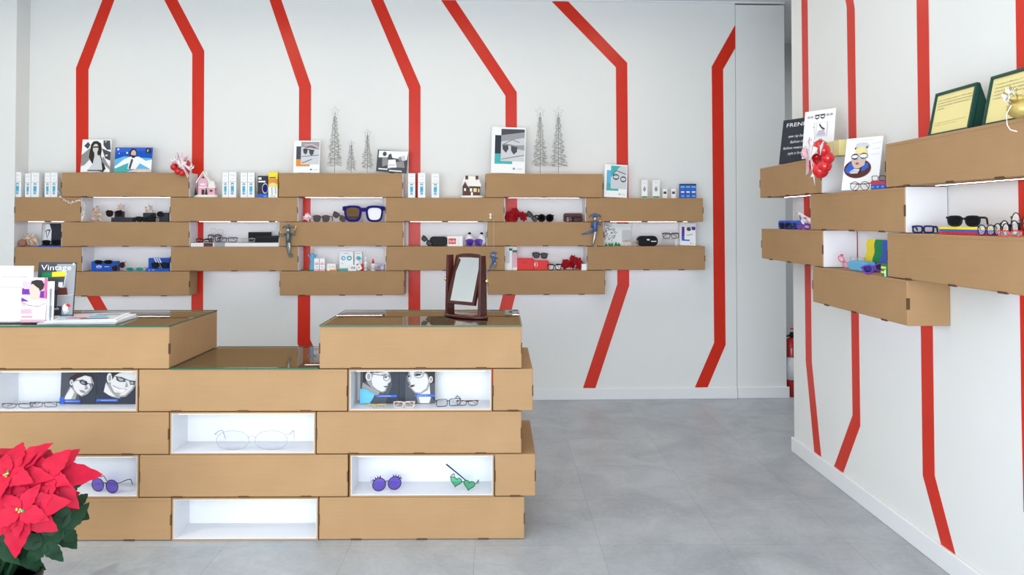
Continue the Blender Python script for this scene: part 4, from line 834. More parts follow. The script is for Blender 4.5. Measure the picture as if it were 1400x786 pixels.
# hanging ornaments
figurine('silver grey elf figurine hanging over the box corner by the black cases',380.5,407.5,305.5,352,-.03,mat('pewter_blue',(.12,.17,.2),.35,.6,var=.4),'jester',string=None)
figurine('blue dancing elf figurine at the right of the third row box',800,827,290,337.5,-.03,mat('glossy_blue_grey',(.08,.14,.32),.3,.3,var=.5),'dancer')
figurine('blue elf figurine holding a pale stick, behind the table mirror',666,684,343,372,-.03,mat('bright_blue_glaze',(.02,.13,.42),.3,.2,var=.5),'fencer',string=300)
m=MB()
for s in (-1,1): m.ball((0,0,s*.011+.02),.010,RIB,(.9,.5,1))
m.ball((0,-.003,.02),.005,RIB); o=m.build('white_bow'); BK.put(o,BK.x(670.5,295.5,-.01),-.009,BK.z(670,295.5,-.01)-.02); tag(o,'tiny white bow stuck on the box above the blue elf','bow')
# ------------------------------------------------------------------ goods on the right wall
r1,r2,r3,r4=[RT.tops(k)-.0004 for k in (1,2,3,4)]
card(RT,'lettered_sign','black sign with white capitals and handwriting, far end of right wall','sign',1065.5,1106,162.5,r1,.07,SLATE,[
 (PAPER,"FRENK'S",.13,.83,.80,.085),(PAPER,'new ray bar',.22,.585,.5,.06,.35),(PAPER,'fashion rib',.30,.455,.45,.06,.35),(PAPER,'fashion means more',.09,.325,.86,.06,.35),(PAPER,'style is forever',.26,.20,.58,.06,.35)],lean=.16,pyx=190,yaw=.5)
card(RT,'white_poster','white poster with black spectacles at the top, overlapping the black sign','poster',1097,1136,151,r1,.03,PAPER,[
 (SLATE,('ring',.42,.86,.075,.05,.02,14)),(SLATE,('ring',.60,.86,.075,.05,.02,14)),(SLATE,stroke([(.34,.90),(.68,.90)],.018)),(GREY,('ring',.14,.87,.05,.025,.01,10)),(GREY,('ring',.25,.87,.05,.025,.01,10)),(GREY,('ring',.76,.88,.05,.025,.01,10)),(GREY,('ring',.88,.88,.05,.025,.01,10)),
 (LGREY,R4(.42,.44,.78,.74)),(PAPER,R4(.44,.45,.76,.73)),(BROWN,stroke([(.52,.70),(.6,.62),(.7,.58)],.04)),(LILAC,[(.45,.46),(.74,.46),(.68,.58),(.5,.56)]),(BARB,E(.34,.42,.055,.04)),(SLATE,E(.36,.31,.14,.025)),
 (GREY,R4(.35,.70,.37,.73)),(GREY,R4(.33,.64,.38,.66)),(GREY,R4(.35,.57,.37,.61))],lean=.12,pyx=190,yaw=.5)
pack(RT,'gift_box','small beige box behind the ribboned baubles on the right wall','box',1131,1147,193,r1,.05,.05,CREAM,[(LGREY,R4(.45,0,.55,1))])
baubles(RT,'red bauble cluster with white ribbons at the end of the far upper box',1100,1146,187,240,-.05,8,n=9)
q=nz_(268,65,665,700)
card(RT,'illustrated_poster','drawn portrait poster of a blond figure in cat eared cap and white glasses','poster',1151.5,1196.5,189,r2,.05,PAPER,[
 (LGREY,q(R4(360,95,570,100))),(LGREY,stroke(q([(550,150),(655,140)]),.008)),(LGREY,stroke(q([(560,215),(650,205)]),.008)),(LGREY,stroke(q([(560,275),(650,270)]),.008)),
 (BROWN,q(E(425,440,150,115,24))),(BARB,q([(290,440),(330,370),(400,340),(400,480),(340,500),(300,480)])),(BARB,q([(470,470),(480,370),(540,380),(548,430),(500,470)])),
 (SKIN,q([(360,330),(510,330),(500,400),(440,440),(390,430),(360,380)])),(SKIN,q([(345,320),(365,340),(360,370)])),(LGREY,q(E(455,160,75,35))),
 (CREAM,q([(380,260),(395,200),(440,180),(500,190),(515,240),(520,265)])),(SLATE,q([(375,185),(400,180),(385,215)])),(SLATE,q([(500,180),(525,175),(515,205)])),
 (PAPER,q(E(390,295,38,33))),(PAPER,q(E(482,290,42,33))),(SLATE,('ring',)+tuple(q([(390,295)])[0])+(.105,.056,.014,18)),(SLATE,('ring',)+tuple(q([(484,290)])[0])+(.112,.058,.014,18)),
 (RCASE,q([(398,380),(420,366),(445,378),(425,396)])),(LGREY,q([(345,480),(400,440),(460,450),(440,500),(360,500)])),(SLATE,stroke(q([(350,490),(400,470),(450,490),(465,455)]),.008))],lean=.14,pyx=225,roll=.02,yaw=.42)
eyewear(RT,'fine black wire spectacles lying at the foot of the illustrated poster','round',1163,1188,248,r2,.015,BLK,LCLR,cat='spectacles',rim=.0014,fold=True)
for a,b_,l in ((1190.5,1197,'left pack of the three small red topped blue packs'),(1197.3,1203.6,'middle pack of the three small red topped blue packs'),(1204,1210,'right pack of the three small red topped blue packs')):
    pack(RT,'lens_pack',l,'pack',a,b_,247.5,r2,.03,.035,BARB,[(RCASE,R4(0,.62,1,1)),(CYAN,R4(.2,.2,.7,.4))],'red topped blue packs')
eyewear(RT,'thin black spectacles standing on the red topped blue packs','rect',1192.5,1210,240,RT.z(1200,247.5,.03)+.001,.045,BLK,LCLR,cat='spectacles',rim=.0014,length=.02,temples=False)
def notice(px0,px1,pyt,label,lines,small,ly=.04):
    pyx=160; x0,x1=RT.x(px0,pyx,ly),RT.x(px1,pyx,ly); w_=x1-x0; h=RT.z(px0,pyt,ly)-r1; lean=.2; fw=.011
    t=empty('framed_notice',RT,(x0+x1)/2,ly,r1+.002); tag(t,label,'framed notice'); M=Matrix.Rotation(-lean,4,'X')
    m=MB(); m.M=M
    m.box(-w_/2,w_/2,0,.014,0,fw,DGREEN).box(-w_/2,w_/2,0,.014,h-fw,h,DGREEN).box(-w_/2,-w_/2+fw,0,.014,fw,h-fw,DGREEN).box(w_/2-fw,w_/2,0,.014,fw,h-fw,DGREEN); lo=m.zmin(); m.build('frame',t,bevel=.002)
    m=MB(); m.M=M; m.box(-w_/2+fw,w_/2-fw,.006,.011,fw,h-fw,CREAM); items=[(DGREY,s,x,y,ww,.028) for (s,x,y,ww) in lines]+[(DGREY,s,x,y,ww,.016) for (s,x,y,ww) in small]
    art(m,items,-w_/2+fw,w_/2-fw,fw,h-fw,.006); m.build('printed_sheet',t)
    m=MB(); m.M=M@Matrix.Rotation(0,4,'X'); m.prism([(w_*.5-.004,.0),(w_*.5,.0),(w_*.5,h*.97),(w_*.5-.004,h*.97)],.0145,.0165,DGREEN); 
    m.M=Matrix.Identity(4); yb=.10; m.add([(w_*.5-.004,.0145,0),(w_*.5,.0145,0),(w_*.5,yb,0),(w_*.5-.004,yb,0),(w_*.5-.004,h*math.sin(lean)+.012,h*.95),(w_*.5,h*math.sin(lean)+.012,h*.95)],[(0,1,5,4),(1,2,5),(2,3,4,5),(0,4,3),(0,3,2,1)],DGREEN); m.build('easel_back',t)
notice(1267,1323,127.5,'green framed notice on yellow paper, fully visible, on the right wall',[('ESTE "ESTABLECIMIENTO" TIENE LIBRO',.06,.84,.88),('& HOJAS OFICIALES DE RECLAMACIONES',.06,.765,.9),('A DISPOSICION DEL CONSUMIDOR QUE LO',.06,.69,.86),('SOLICITE.',.06,.615,.2)],[('This Establishment Has Claims and Complaint Forms',.06,.26,.84),('At the Disposal of Costumers who request it',.06,.2,.62)])
notice(1341,1400,104,'green framed notice behind the gold ornament at the right edge',[('TODOS LOS PRECIOS ( P. V. P. )',.1,.84,.84),('DE NUESTROS " ARTICULOS "',.1,.76,.8),('ESTAN MARCADOS EN TARIFA',.1,.68,.76),('A DISPOSICION DEL CLIENTE QUE',.1,.6,.84),('LO SOLICITE.',.1,.52,.3),('OPTICA FERRER',.5,.28,.42)],[])
x,z=RT.loc(1394,146,-.06); t=empty('gold_ornament',RT,x,-.06,z-.045); t.scale=(.78,.78,.78); tag(t,'gold glitter bauble with white ribbon at the right edge','Christmas decoration')
m=MB(); m.ball((0,0,.05),.042,GOLD,(1.15,.9,.85),16); m.build('gold_ball',t)
m=MB(); m.ball((.0,-.005,.088),.03,GOLD,(1,1,.5)); m.build('glitter_collar',t)
for i in range(9):
    a=.4+.33*i; L=rnd.uniform(.03,.048); vs=[]
    for j in range(9):
        f=j/8; vs+=[(L*f*math.cos(a),-.035-.01*math.sin(f*7),.085+L*f*math.sin(a)-.010+.006*math.sin(f*8)),(L*f*math.cos(a),-.03-.01*math.cos(f*7),.085+L*f*math.sin(a)+.012+.006*math.sin(f*8))]
    m=MB(); m.add(vs,[(2*j,2*j+2,2*j+3,2*j+1) for j in range(8)],RIB if i%3 else GOLD,True); o=m.build('ribbon',t); sm=o.modifiers.new('thick','SOLIDIFY'); sm.thickness=.001
m=MB(); m.tube([(.02,-.045,.06),(.0,-.05,.03),(.004,-.05,-.01),(.02,-.05,-.03),(.05,-.045,-.04)],.0018,RIB,6); m.build('cord',t)
# right wall niches
eyewear(RT,'blue framed spectacles at the left of the near right wall niche','rect',1249,1275,308,r3,.03,NAVY,LCLR,cat='spectacles',rim=.0035,brow=.004,length=.09)
for i,(mt,l) in enumerate(((RCASE,'red plate at the bottom of the stack under sunglasses'),(BARB,'blue plate in the middle of the stack under sunglasses'),(YEL,'yellow plate on top of the stack under sunglasses'))):
    x0,x1=RT.x(1284,312,.03),RT.x(1349,312,.03); m=MB(); w_=x1-x0; n_=10
    pts=[(-w_/2,.0)]+[(-w_/2+w_*k/n_,.0) for k in range(1,n_+1)]; m.box(-w_/2,w_/2,0,.07,0,.0085,mt)
    for k in range(1,n_): m.box(-w_/2+w_*k/n_-.0006,-w_/2+w_*k/n_+.0006,-.0005,0,0,.0085,BROWN if i==0 else mt)
    o=m.build('coloured_plate',bevel=.001); RT.put(o,(x0+x1)/2,.03,r3+.0004+i*.0089); tag(o,l,'display plate')
eyewear(RT,'black square sunglasses standing on the coloured plates','way',1297,1338,294.5,r3+.0272,.045,BLK,LDARK,rim=.0035,length=.08,yaw=-.12)
for a,b_,t_,l,k_,fm_,ly_ in ((1338,1358.5,307,'dark blue oval spectacles right of the coloured plates','oval',NAVY,.02),(1360,1379,305,'black wire spectacles second right of the coloured plates','round',BLK,.04),(1369,1391,301,'black spectacles leaning upward near the right edge','round',BLK,.075),(1384,1410,290,'thin round spectacles raised highest near the right edge','round',BROWN,.13)):
    eyewear(RT,l,k_,a,b_,t_,r3,ly_,fm_,LCLR,cat='spectacles',rim=.0018,length=.05 if ly_<.07 else .02)
eyewear(RT,'red folded spectacles lying in front at the right edge of the shelf','rect',1366,1396,315,r3,.008,RCASE,LCLR,cat='spectacles',rim=.0016,temples=False)
rcase(RT,'light blue rounded case at the far end of the right wall',1063.5,1086,301.5,r3,.05,.05,BARB,rad=.4)
eyewear(RT,'navy sunglasses folded in front of the light blue case','way',1066,1080,304,r3,.02,NAVY,LDARK,rim=.004,fold=True)
eyewear(RT,'blue spectacles tipped up between blue case and dotted cloth','rect',1077,1088,297,r3,.03,NAVY,LCLR,cat='spectacles',roll=-.5,rim=.0025,fold=True)
m=MB(); dots=random.Random(3); 
m.add([(-.11,0,.12),(.12,0,.065),(.12,.03,.005),(.03,-.01,.012),(-.02,-.01,.05),(-.11,.02,.10)],[(0,1,3,4),(1,2,3),(0,4,5)],PAPER)
for i in range(16):
    f=dots.random(); g_=dots.random()*.8+.1; x_=-.09+.20*f; zt=.12-.055*(x_+.11)/.23; zb=max(.02,.05-.25*(x_+.02)) if x_>-.02 else .105-.5*(x_+.11)
    m.add([(x_+p[0],-.011,zb+(zt-zb)*g_+p[1]) for p in E(0,0,.007)],[tuple(range(16))],(PURP,ROSE,PINK,LILAC)[i%4])
o=m.build('dotted_cloth'); sm=o.modifiers.new('t','SOLIDIFY'); sm.thickness=.0015; RT.put(o,RT.x(1096,300,.03)-.0,.045,r3+.001); o.scale=(.85,1,.8); tag(o,'white cleaning cloth with pink and purple dots folded upright','cloth')
eyewear(RT,'pink and black spectacles under the dotted cloth','round',1090,1107.5,305,r3,.015,PURP,LCLR,cat='spectacles',rim=.003,fold=True)
eyewear(RT,'pink framed spectacles tilted steeply in the middle right wall niche','oval',1141,1158.5,346,r4,.04,PINK,LCLR,cat='spectacles',rim=.003,roll=.95,length=.05)
rcase(RT,'pale blue open case below fine spectacles, right wall niche',1159,1182.5,357,r4,.05,.05,CYAN,rad=.45)
eyewear(RT,'fine silver spectacles on the pale blue case','round',1162,1180,351.5,RT.z(1170,357,.05)+.001,.06,SILV,LCLR,cat='spectacles',rim=.0013,length=.02)
# wavy striped board
t=empty('wavy_striped_board',RT,RT.x(1200,350,.11),.12,r4+.0005); tag(t,'upright board of wavy yellow, green, blue and red stripes','display board')
X=[RT.x(p,350,.11)-RT.x(1200,350,.11) for p in (1182,1194,1206,1217,1228)]; H=RT.z(1190,326,.11)-r4-.004; H=min(H,.165)
for i,mt in enumerate((YEL,GREEN,BARB,PINK)):
    m=MB(); nn=16; wv=lambda z,x:(x+.006*math.sin(z*90)+(.25*z-.02),z); lft=[wv(H*k/nn,X[i]) for k in range(nn+1)]; rt_=[wv(H*k/nn,X[i+1]) for k in range(nn+1)]
    m.prism(lft+rt_[::-1],-.004-.004*i,.0-.004*i,mt); m.build('stripe_layer',t)
eyewear(RT,'large purple and blue wraparound sunglasses before the wavy board','cat',1180,1213,355,r4,.02,PURP,LPUR,roll=-.22,rim=.004,temples=True,length=.05)
pack(RT,'striped_block','small block with green and yellow bands at the right of the niche','block',1204.5,1211.5,361,r4,.005,.03,GREEN,[(YEL,R4(0,.62,1,.8)),(YEL,R4(0,.25,1,.42)),(PAPER,R4(.7,0,1,.55))])
# ------------------------------------------------------------------ fire extinguisher in the passage
p=ray(1083.5,540); tt=-CAM.z/p.z; g=CAM+p*tt
t=bpy.data.objects.new('fire_extinguisher',None); C.objects.link(t); t.location=(g.x,g.y,0); tag(t,'red fire extinguisher standing in the gap between the walls','fire extinguisher')
m=MB(); m.lathe([(.072,0),(.078,.012),(.078,.36),(.07,.40),(.045,.43),(.022,.445)],mat('extinguisher_red',(.35,.01,.015),.25,coat=.5),24); m.build('cylinder',t)
m=MB(); m.lathe([(.079,.13),(.079,.30)],LGREY,24); m.build('label_band',t)
m=MB(); m.lathe([(.018,.44),(.02,.475)],BLK,12); m.box(-.012,.05,-.01,.01,.47,.485,BLK); m.box(-.012,.06,-.01,.01,.505,.517,RCASE); m.build('valve_handle',t)
m=MB(); m.tube([(-.015,0,.46),(-.06,0,.45),(-.085,0,.36),(-.088,0,.2),(-.085,0,.12)],[.008,.008,.008,.008,.013],BLK,8); m.build('hose',t)
# ------------------------------------------------------------------ counter goods
def portrait(px0,px1,pyt,k,label,items,name='portrait_card'):
    return card(CT,name,label,'portrait card',px0,px1,pyt,ZN(k),.10,SLATE,items,lean=.06,thick=.002)
q=nz_(318,78,520,282)
portrait(82.5,131.3,510.5,2,'portrait card of a woman in dark glasses, leftmost on the counter',[
 (DGREY,q([(318,78),(520,78),(520,282),(318,282)])),(SLATE,q([(400,78),(520,78),(520,282),(430,282)])),(BWSH,q([(372,165),(412,212),(405,252),(335,256),(352,215)])),(BWSK,q([(378,175),(398,205),(380,250),(340,252),(356,215)])),
 (HAIR,q([(370,165),(368,110),(400,86),(450,82),(495,92),(514,125),(500,150),(455,110),(410,135),(385,170)])),
 (BWSH,q([(410,115),(455,95),(490,105),(508,150),(492,190),(472,218),(440,234),(412,215),(388,190),(380,150)])),(BWSK,q([(412,118),(455,98),(484,108),(494,150),(480,188),(456,214),(436,226),(414,210),(396,186),(388,150)])),
 (BWSK,q(E(380,142,10,19))),(BWSH,q(E(381,142,5,11))),(BWSH,q([(462,150),(478,182),(466,190),(455,186)])),(SLATE,q([(424,128),(440,122),(466,134),(474,152),(462,162),(438,154),(426,142)])),(GREY,q([(432,134),(444,130),(458,140),(456,150),(440,148)])),
 (SLATE,q([(482,148),(502,152),(503,166),(486,168)])),(GREY,q([(487,153),(498,156),(497,162),(489,162)])),(SLATE,stroke(q([(388,128),(424,128),(476,150),(504,152)]),.02)),(BWSH,q([(428,192),(442,190),(462,202),(458,212),(438,208)])),(DGREY,stroke(q([(428,194),(445,200),(462,204)]),.012)),
 (BARB,q([(318,240),(345,236),(345,282),(318,282)])),(BARB,q(R4(340,256,436,271))),(LGREY,stroke(q([(352,264),(425,263)]),.016))])
q=nz_(522,72,728,285)
portrait(132.6,186.2,508.5,2,'portrait card of a smiling man in rimmed glasses',[
 (SLATE,q([(522,72),(728,72),(728,285),(522,285)])),(BWSH,q([(568,140),(612,215),(648,252),(600,240),(556,208)])),(BWSK,q([(566,150),(596,205),(622,240),(585,228),(558,204)])),
 (BWSH,q([(592,88),(640,74),(728,74),(728,158),(708,198),(674,238),(640,243),(604,217),(580,172),(577,120)])),(BWSK,q([(612,84),(650,74),(726,74),(722,150),(702,190),(668,228),(644,232),(612,206),(594,165),(592,118)])),
 (HAIR,q([(570,100),(596,72),(700,72),(640,82),(612,100),(602,128),(592,90)])),(BWSK,q(E(585,115,14,32))),(BWSH,q(E(587,118,7,20))),(DGREY,q([(620,108),(650,110),(672,124),(670,142),(640,142),(622,130)])),(GREY,q([(628,114),(648,116),(660,126),(656,136),(640,134)])),
 (DGREY,q([(690,134),(722,140),(720,162),(696,160)])),(GREY,q([(696,140),(714,144),(713,155),(699,154)])),(SLATE,stroke(q([(594,98),(620,106),(676,126),(690,134),(726,138)]),.02)),(BWSH,q([(676,140),(686,172),(670,176)])),
 (PAPER,q([(612,170),(636,186),(676,192),(654,206),(630,194)])),(SLATE,stroke(q([(606,164),(634,186),(680,192)]),.012)),(BWSH,q([(622,208),(652,218),(640,226)])),
 (BARB,q(R4(522,252,636,269))),(LGREY,stroke(q([(545,261),(625,260)]),.016))])
q=nz_(150,24,502,385)
portrait(492.5,545.3,504.5,2,'portrait card of a man in profile with light blue collar',[
 (DGREY,R4(0,0,1,1)),(SLATE,q([(420,24),(502,24),(502,385),(380,385),(440,200)])),(BWSH,q([(172,170),(250,225),(330,275),(310,310),(160,250)])),
 (BWSH,q([(235,50),(400,40),(420,95),(430,130),(428,165),(404,185),(404,210),(390,236),(386,258),(355,276),(310,262),(250,222),(218,180),(200,120)])),(BWSK,q([(280,60),(392,50),(408,95),(424,140),(424,160),(398,182),(396,206),(382,232),(372,256),(345,264),(300,240),(262,200),(250,140)])),
 (HAIR,q([(172,24),(400,24),(404,44),(380,60),(300,72),(272,66),(240,80),(216,130),(190,172),(172,165)])),(BWSK,q(E(224,108,27,46))),(BWSH,q(E(226,110,15,30))),(DGREY,stroke(q([(345,92),(385,84)]),.018)),(SLATE,stroke(q([(270,84),(350,100),(420,108)]),.014)),
 (SLATE,('ring',)+tuple(q([(388,122)])[0])+(.085,.095,.012,16)),(DGREY,q([(366,112),(392,108),(392,124),(370,124)])),(DGREY,q([(362,208),(402,206),(392,222),(372,220)])),
 (CYAN,q([(150,235),(200,240),(285,290),(270,330),(240,385),(150,385)])),(TEAL,stroke(q([(160,250),(220,270),(282,296)]),.014)),(BARB,q(R4(300,297,486,321))),(LGREY,stroke(q([(322,310),(432,309)]),.014))])
q=nz_(502,24,835,385)
portrait(545.6,594.6,504.5,2,'portrait card of a woman with upswept hair and rimless glasses',[
 (DGREY,R4(0,0,1,1)),(SLATE,q([(502,24),(560,24),(560,385),(502,385)])),(HAIR,q([(545,24),(835,24),(835,175),(790,190),(770,120),(700,50),(600,50),(570,110)])),(BWSH,q([(690,280),(780,200),(800,330),(790,385),(680,385),(660,300)])),(BWSK,q([(720,280),(785,200),(795,330),(780,385),(700,385),(680,300)])),
 (BWSH,q([(590,60),(690,32),(762,80),(792,170),(770,250),(700,292),(650,282),(610,232),(590,212),(602,190),(578,150),(576,110)])),(BWSK,q([(604,62),(690,38),(750,84),(776,160),(756,230),(700,276),(656,270),(622,232),(606,212),(612,186),(592,150),(590,110)])),
 (SLATE,q([(642,92),(672,76),(712,84),(700,100),(658,106)])),(DGREY,stroke(q([(640,74),(670,60),(716,66)]),.016)),(SLATE,q([(580,102),(598,94),(606,110),(588,120)])),(BWSH,q([(596,150),(612,172),(602,186),(592,176)])),
 (BROWN,q([(602,204),(622,194),(652,194),(636,216),(612,222)])),(SLATE,('ring',)+tuple(q([(684,94)])[0])+(.13,.085,.009,18)),(SLATE,('ring',)+tuple(q([(594,112)])[0])+(.065,.085,.009,16)),(SLATE,stroke(q([(722,82),(800,62)]),.01)),(BWSK,q(E(798,140,18,34))),(BWSH,q(E(799,140,9,22))),
 (BARB,q(R4(650,292,835,316))),(LGREY,stroke(q([(668,304),(770,303)]),.014))])
eyewear(CT,'tangle of thin dark spectacles at the left edge of the counter','oval',2,46,551,ZN(2),.03,DGREY,LCLR,cat='spectacles',rim=.0012,fold=True)
eyewear(CT,'thin metal spectacles left of the woman portrait card','rect',40,79,549.5,ZN(2),.05,DGREY,LCLR,cat='spectacles',rim=.0012,fold=True)
eyewear(CT,'black half rim spectacles right of the two profile portraits','rect',596,630,545,ZN(2),.05,BLK,LCLR,cat='spectacles',rim=.0015,fold=False,yaw=.25)
eyewear(CT,'brown and clear spectacles at the right end under the mirror','oval',624,654,547,ZN(2),.06,BROWN,LCLR,cat='spectacles',rim=.0015,fold=True)
eyewear(CT,'pale horn spectacles lying before the woman profile portrait','rect',538,567,548.5,ZN(2),.03,SHELL,LCLR,cat='spectacles',rim=.0018,fold=True)
eyewear(CT,'small gold spectacles lying before the man profile portrait','oval',500,528,552,ZN(2),.02,GOLD,LCLR,cat='spectacles',rim=.0013,fold=True)
eyewear(CT,'wide rimless wire spectacles alone in the middle compartment','oval',293,396,588.5,ZN(3),.035,GREY,LCLR,cat='spectacles',rim=.0009,length=.11,tm=DGREY)
eyewear(CT,'round violet sunglasses partly behind the poinsettia','round',121,166,654.5,ZN(4),.04,HAIR,LPUR,rim=.0016,yaw=-.3,fold=False,length=.085)
t=eyewear(CT,'violet sunglasses with spiked black upper rims, lower right compartment','round',509,549,652,ZN(4),.05,HAIR,LPUR,rim=.0018,roll=-.0,yaw=.25,tm=WH,length=.085)
m=MB()
for sx in (-1,1):
    for k in range(4):
        a=PI/2-sx*(-.1+.32*k); cx_=sx*.0316+.0; r=.0275; c_=(cx_+r*math.cos(a),r*math.sin(a)+.029); m.tube([(c_[0],0,c_[1]),(c_[0]+.012*math.cos(a),0,c_[1]+.012*math.sin(a))],[.004,.0006],HAIR,6)
m.M=Matrix.Identity(4); o=m.build('rim_spikes',t); o.rotation_euler=(0,0,.25)
eyewear(CT,'green heart shaped sunglasses with one arm pointing up','heart',612,650,646,ZN(4),.05,DGREEN,LGRN,rim=.0017,roll=.18,yaw=-.2,length=.08)
m=MB(); m.tube([(0,0,0),(-.03,.01,.022),(-.088,.03,.062)],[.0022,.0026,.0032],NAVY,8); o=m.build('loose_spectacle_arm'); CT.put(o,CT.x(637,655,.07),.085,ZN(4)+.03); tag(o,'dark blue arm rising behind the green heart sunglasses','spectacle arm')
# ------------------------------------------------------------------ table mirror
x,z=CT.loc(636,438,.20); t=empty('table_mirror',CT,x+.0,.27,.9061,math.radians(-38)); tag(t,'dark wooden tilting table mirror standing on the right counter top','table mirror')
Hm=.285; hw=.098
m=MB(); pts=[]
m.lathe([(.11,0),(.112,.006),(.108,.012)],WOOD,32)
for v in m.v: v.y*=.50; v.x*=1.12
m.build('base',t)
for s in (-1,1):
    m=MB(); pr=[(-.026,.010),(.026,.010),(.024,.12),(.018,Hm),(-.018,Hm),(-.024,.12)]
    xx=s*hw; vs=[(xx-.007,p[0],p[1]) for p in pr]+[(xx+.007,p[0],p[1]) for p in pr]; n_=6
    m.add(vs,[tuple(range(n_)),tuple(range(2*n_-1,n_-1,-1))]+[(i,i+n_,(i+1)%n_+n_,(i+1)%n_) for i in range(n_)],WOOD); m.build('post',t,bevel=.002)
    m=MB(); m.lathe([(.004,0),(.004,.012),(.009,.016),(.009,.022),(.004,.027)],BRASS,14,ax='x'); 
    if s<0:
        for v in m.v: v.x*=-1
    for v in m.v: v.x+=s*(hw+.007); v.z+=.17
    m.build('brass_knob',t)
f=empty('tilting_frame',CT,0,0,0); f.parent=t; f.location=(0,0,.17); f.rotation_euler=(math.radians(-17),0,0)
fw=.083; fh=.115
outl=[(-fw,-fh),(fw,-fh),(fw,fh),(fw*.6,fh+.008),(0,fh+.011),(-fw*.6,fh+.008),(-fw,fh)]
inn=[(-fw+.014,-fh+.014),(fw-.014,-fh+.014),(fw-.014,fh-.010),((fw-.014)*.6,fh-.009),(0,fh-.008),(-(fw-.014)*.6,fh-.009),(-fw+.014,fh-.010)]
m=MB(); n_=7; vs=[(p[0],-.009,p[1]) for p in outl]+[(p[0],-.009,p[1]) for p in inn]+[(p[0],.009,p[1]) for p in outl]+[(p[0],.009,p[1]) for p in inn]; fs=[]
for k in range(n_): j=(k+1)%n_; fs+=[(k,j,n_+j,n_+k),(2*n_+k,3*n_+k,3*n_+j,2*n_+j),(k,2*n_+k,2*n_+j,j),(n_+k,n_+j,3*n_+j,3*n_+k)]
m.add(vs,fs,WOOD); m.build('mirror_frame',f,bevel=.0015)
m=MB(); m.prism([(p[0]*.998,p[1]*.998) for p in inn],-.004,.002,MIRR); m.build('mirror_glass',f)
m=MB(); m.prism([(p[0]*.998,p[1]*.998) for p in inn],.003,.007,WOOD); m.build('back_panel',f)
# ------------------------------------------------------------------ magazines and brochures at the left
zt=.9062
q=nz_(300,40,830,640)
card(CT,'magazine','upright dark magazine titled in bold white serif letters','magazine',48,100,360,zt,.16,DGREY,[
 (SLATE,q([(360,330),(825,330),(825,385),(600,390)])),(GREY,q([(560,60),(825,60),(825,380),(680,380),(690,160),(560,150)])),(YEL,q([(500,145),(690,135),(680,190),(500,195)])),(GREEN,q([(360,150),(500,150),(500,200),(360,200)])),(LGREY,stroke(q([(700,150),(675,300),(620,310)]),.03)),(PAPER,q([(600,250),(660,250),(660,300),(600,300)])),
 (BROWN,q([(600,310),(720,305),(740,380),(600,385)])),(GREY,q(R4(600,385,825,590))),(LGREY,stroke(q([(600,390),(825,380)]),.008)),(SLATE,q(R4(560,500,670,590))),(PAPER,q(E(720,520,40,45))),(RCASE,q([(715,485),(770,475),(800,505),(760,510)])),(LGREY,q([(690,560),(780,540),(770,560),(720,585)])),
 (PAPER,'adv',.5,.17,.14,.05),(PAPER,q(R4(300,600,660,640))),(CYAN,q(R4(660,600,825,640))),(PAPER,'Vintage',.09,.86,.80,.095),(PAPER,E(.945,.965,.025,.02))],lean=.1,thick=.005,pyx=390)
t=empty('brochure_stand',CT,CT.x(30,440,.05),.06,zt); tag(t,'clear acrylic brochure stand in front of the dark magazine','brochure stand')
xa,xb=CT.x(-8,400,.05)-CT.x(30,440,.05),CT.x(67,400,.05)-CT.x(30,440,.05)
m=MB(); m.box(xa,xb,0,.10,0,.003,ACRY); m.build('stand_base',t); m=MB(); m.box(xb-.003,xb,.0,.035,.003,.15,ACRY); m.build('side_panel',t)
m=MB(); m.box(xa,xb,-.0022,.0,.003,.07,ACRY); m.build('front_lip',t)
card(CT,'price_sheet','large white sheet with faint grey lines at the left edge','sheet',-20,43.5,364,zt+.0045,.085,PAPER,[(GREY,R4(.32,.80,.86,.812)),(LGREY,R4(.32,.74,.82,.75)),(GREY,R4(.32,.61,.90,.622)),(GREY,R4(.32,.32,.8,.326)),(GREY,R4(.32,.28,.8,.286))],lean=.05,thick=.001,stand=False,pyx=400)
q=nz_(235,205,520,775)
card(CT,'brochure','brochure with a short haired woman in profile on violet ground','brochure',28.7,63,380,zt+.0045,.068,ROSE,[
 (PAPER,q(R4(235,205,520,250))),(LILAC,q([(235,290),(330,230),(520,230),(520,480),(235,420)])),(PURP,q([(235,340),(320,350),(330,420),(235,420)])),(ROSE,q([(245,310),(330,300),(330,350),(260,350)])),
 (PURP,q([(440,380),(520,370),(520,470),(430,460)])),(SKIN,q([(350,290),(400,270),(450,340),(440,470),(480,480),(510,520),(240,515),(330,470),(350,430),(325,400),(320,350)])),(HAIR,q([(335,290),(345,250),(400,232),(460,240),(490,290),(480,345),(440,380),(430,345),(385,310),(360,285)])),
 (PAPER,q([(235,430),(330,440),(350,500),(480,480),(520,480),(520,560),(420,575),(300,560),(235,510)])),(PURP,q([(235,455),(260,470),(330,510),(235,512)])),(PAPER,q(R4(235,570,520,775))),(ROSE,q([(235,610),(360,605),(360,665),(235,665)])),(PINK,q(R4(245,700,370,712))),(ROSE,q(R4(235,740,520,775))),
 (BROWN,stroke(q([(240,515),(330,560),(440,572),(515,530)]),.012)),(PINK,q(R4(495,205,520,470)))],lean=.05,thick=.002,stand=False,pyx=410)
card(CT,'blank_leaflet','narrow plain white leaflet right of the violet brochure','leaflet',63.3,72.8,385,zt+.0045,.07,PAPER,[(LGREY,R4(.3,.1,.9,.4))],lean=.05,thick=.001,stand=False,pyx=410)
zz=.9061
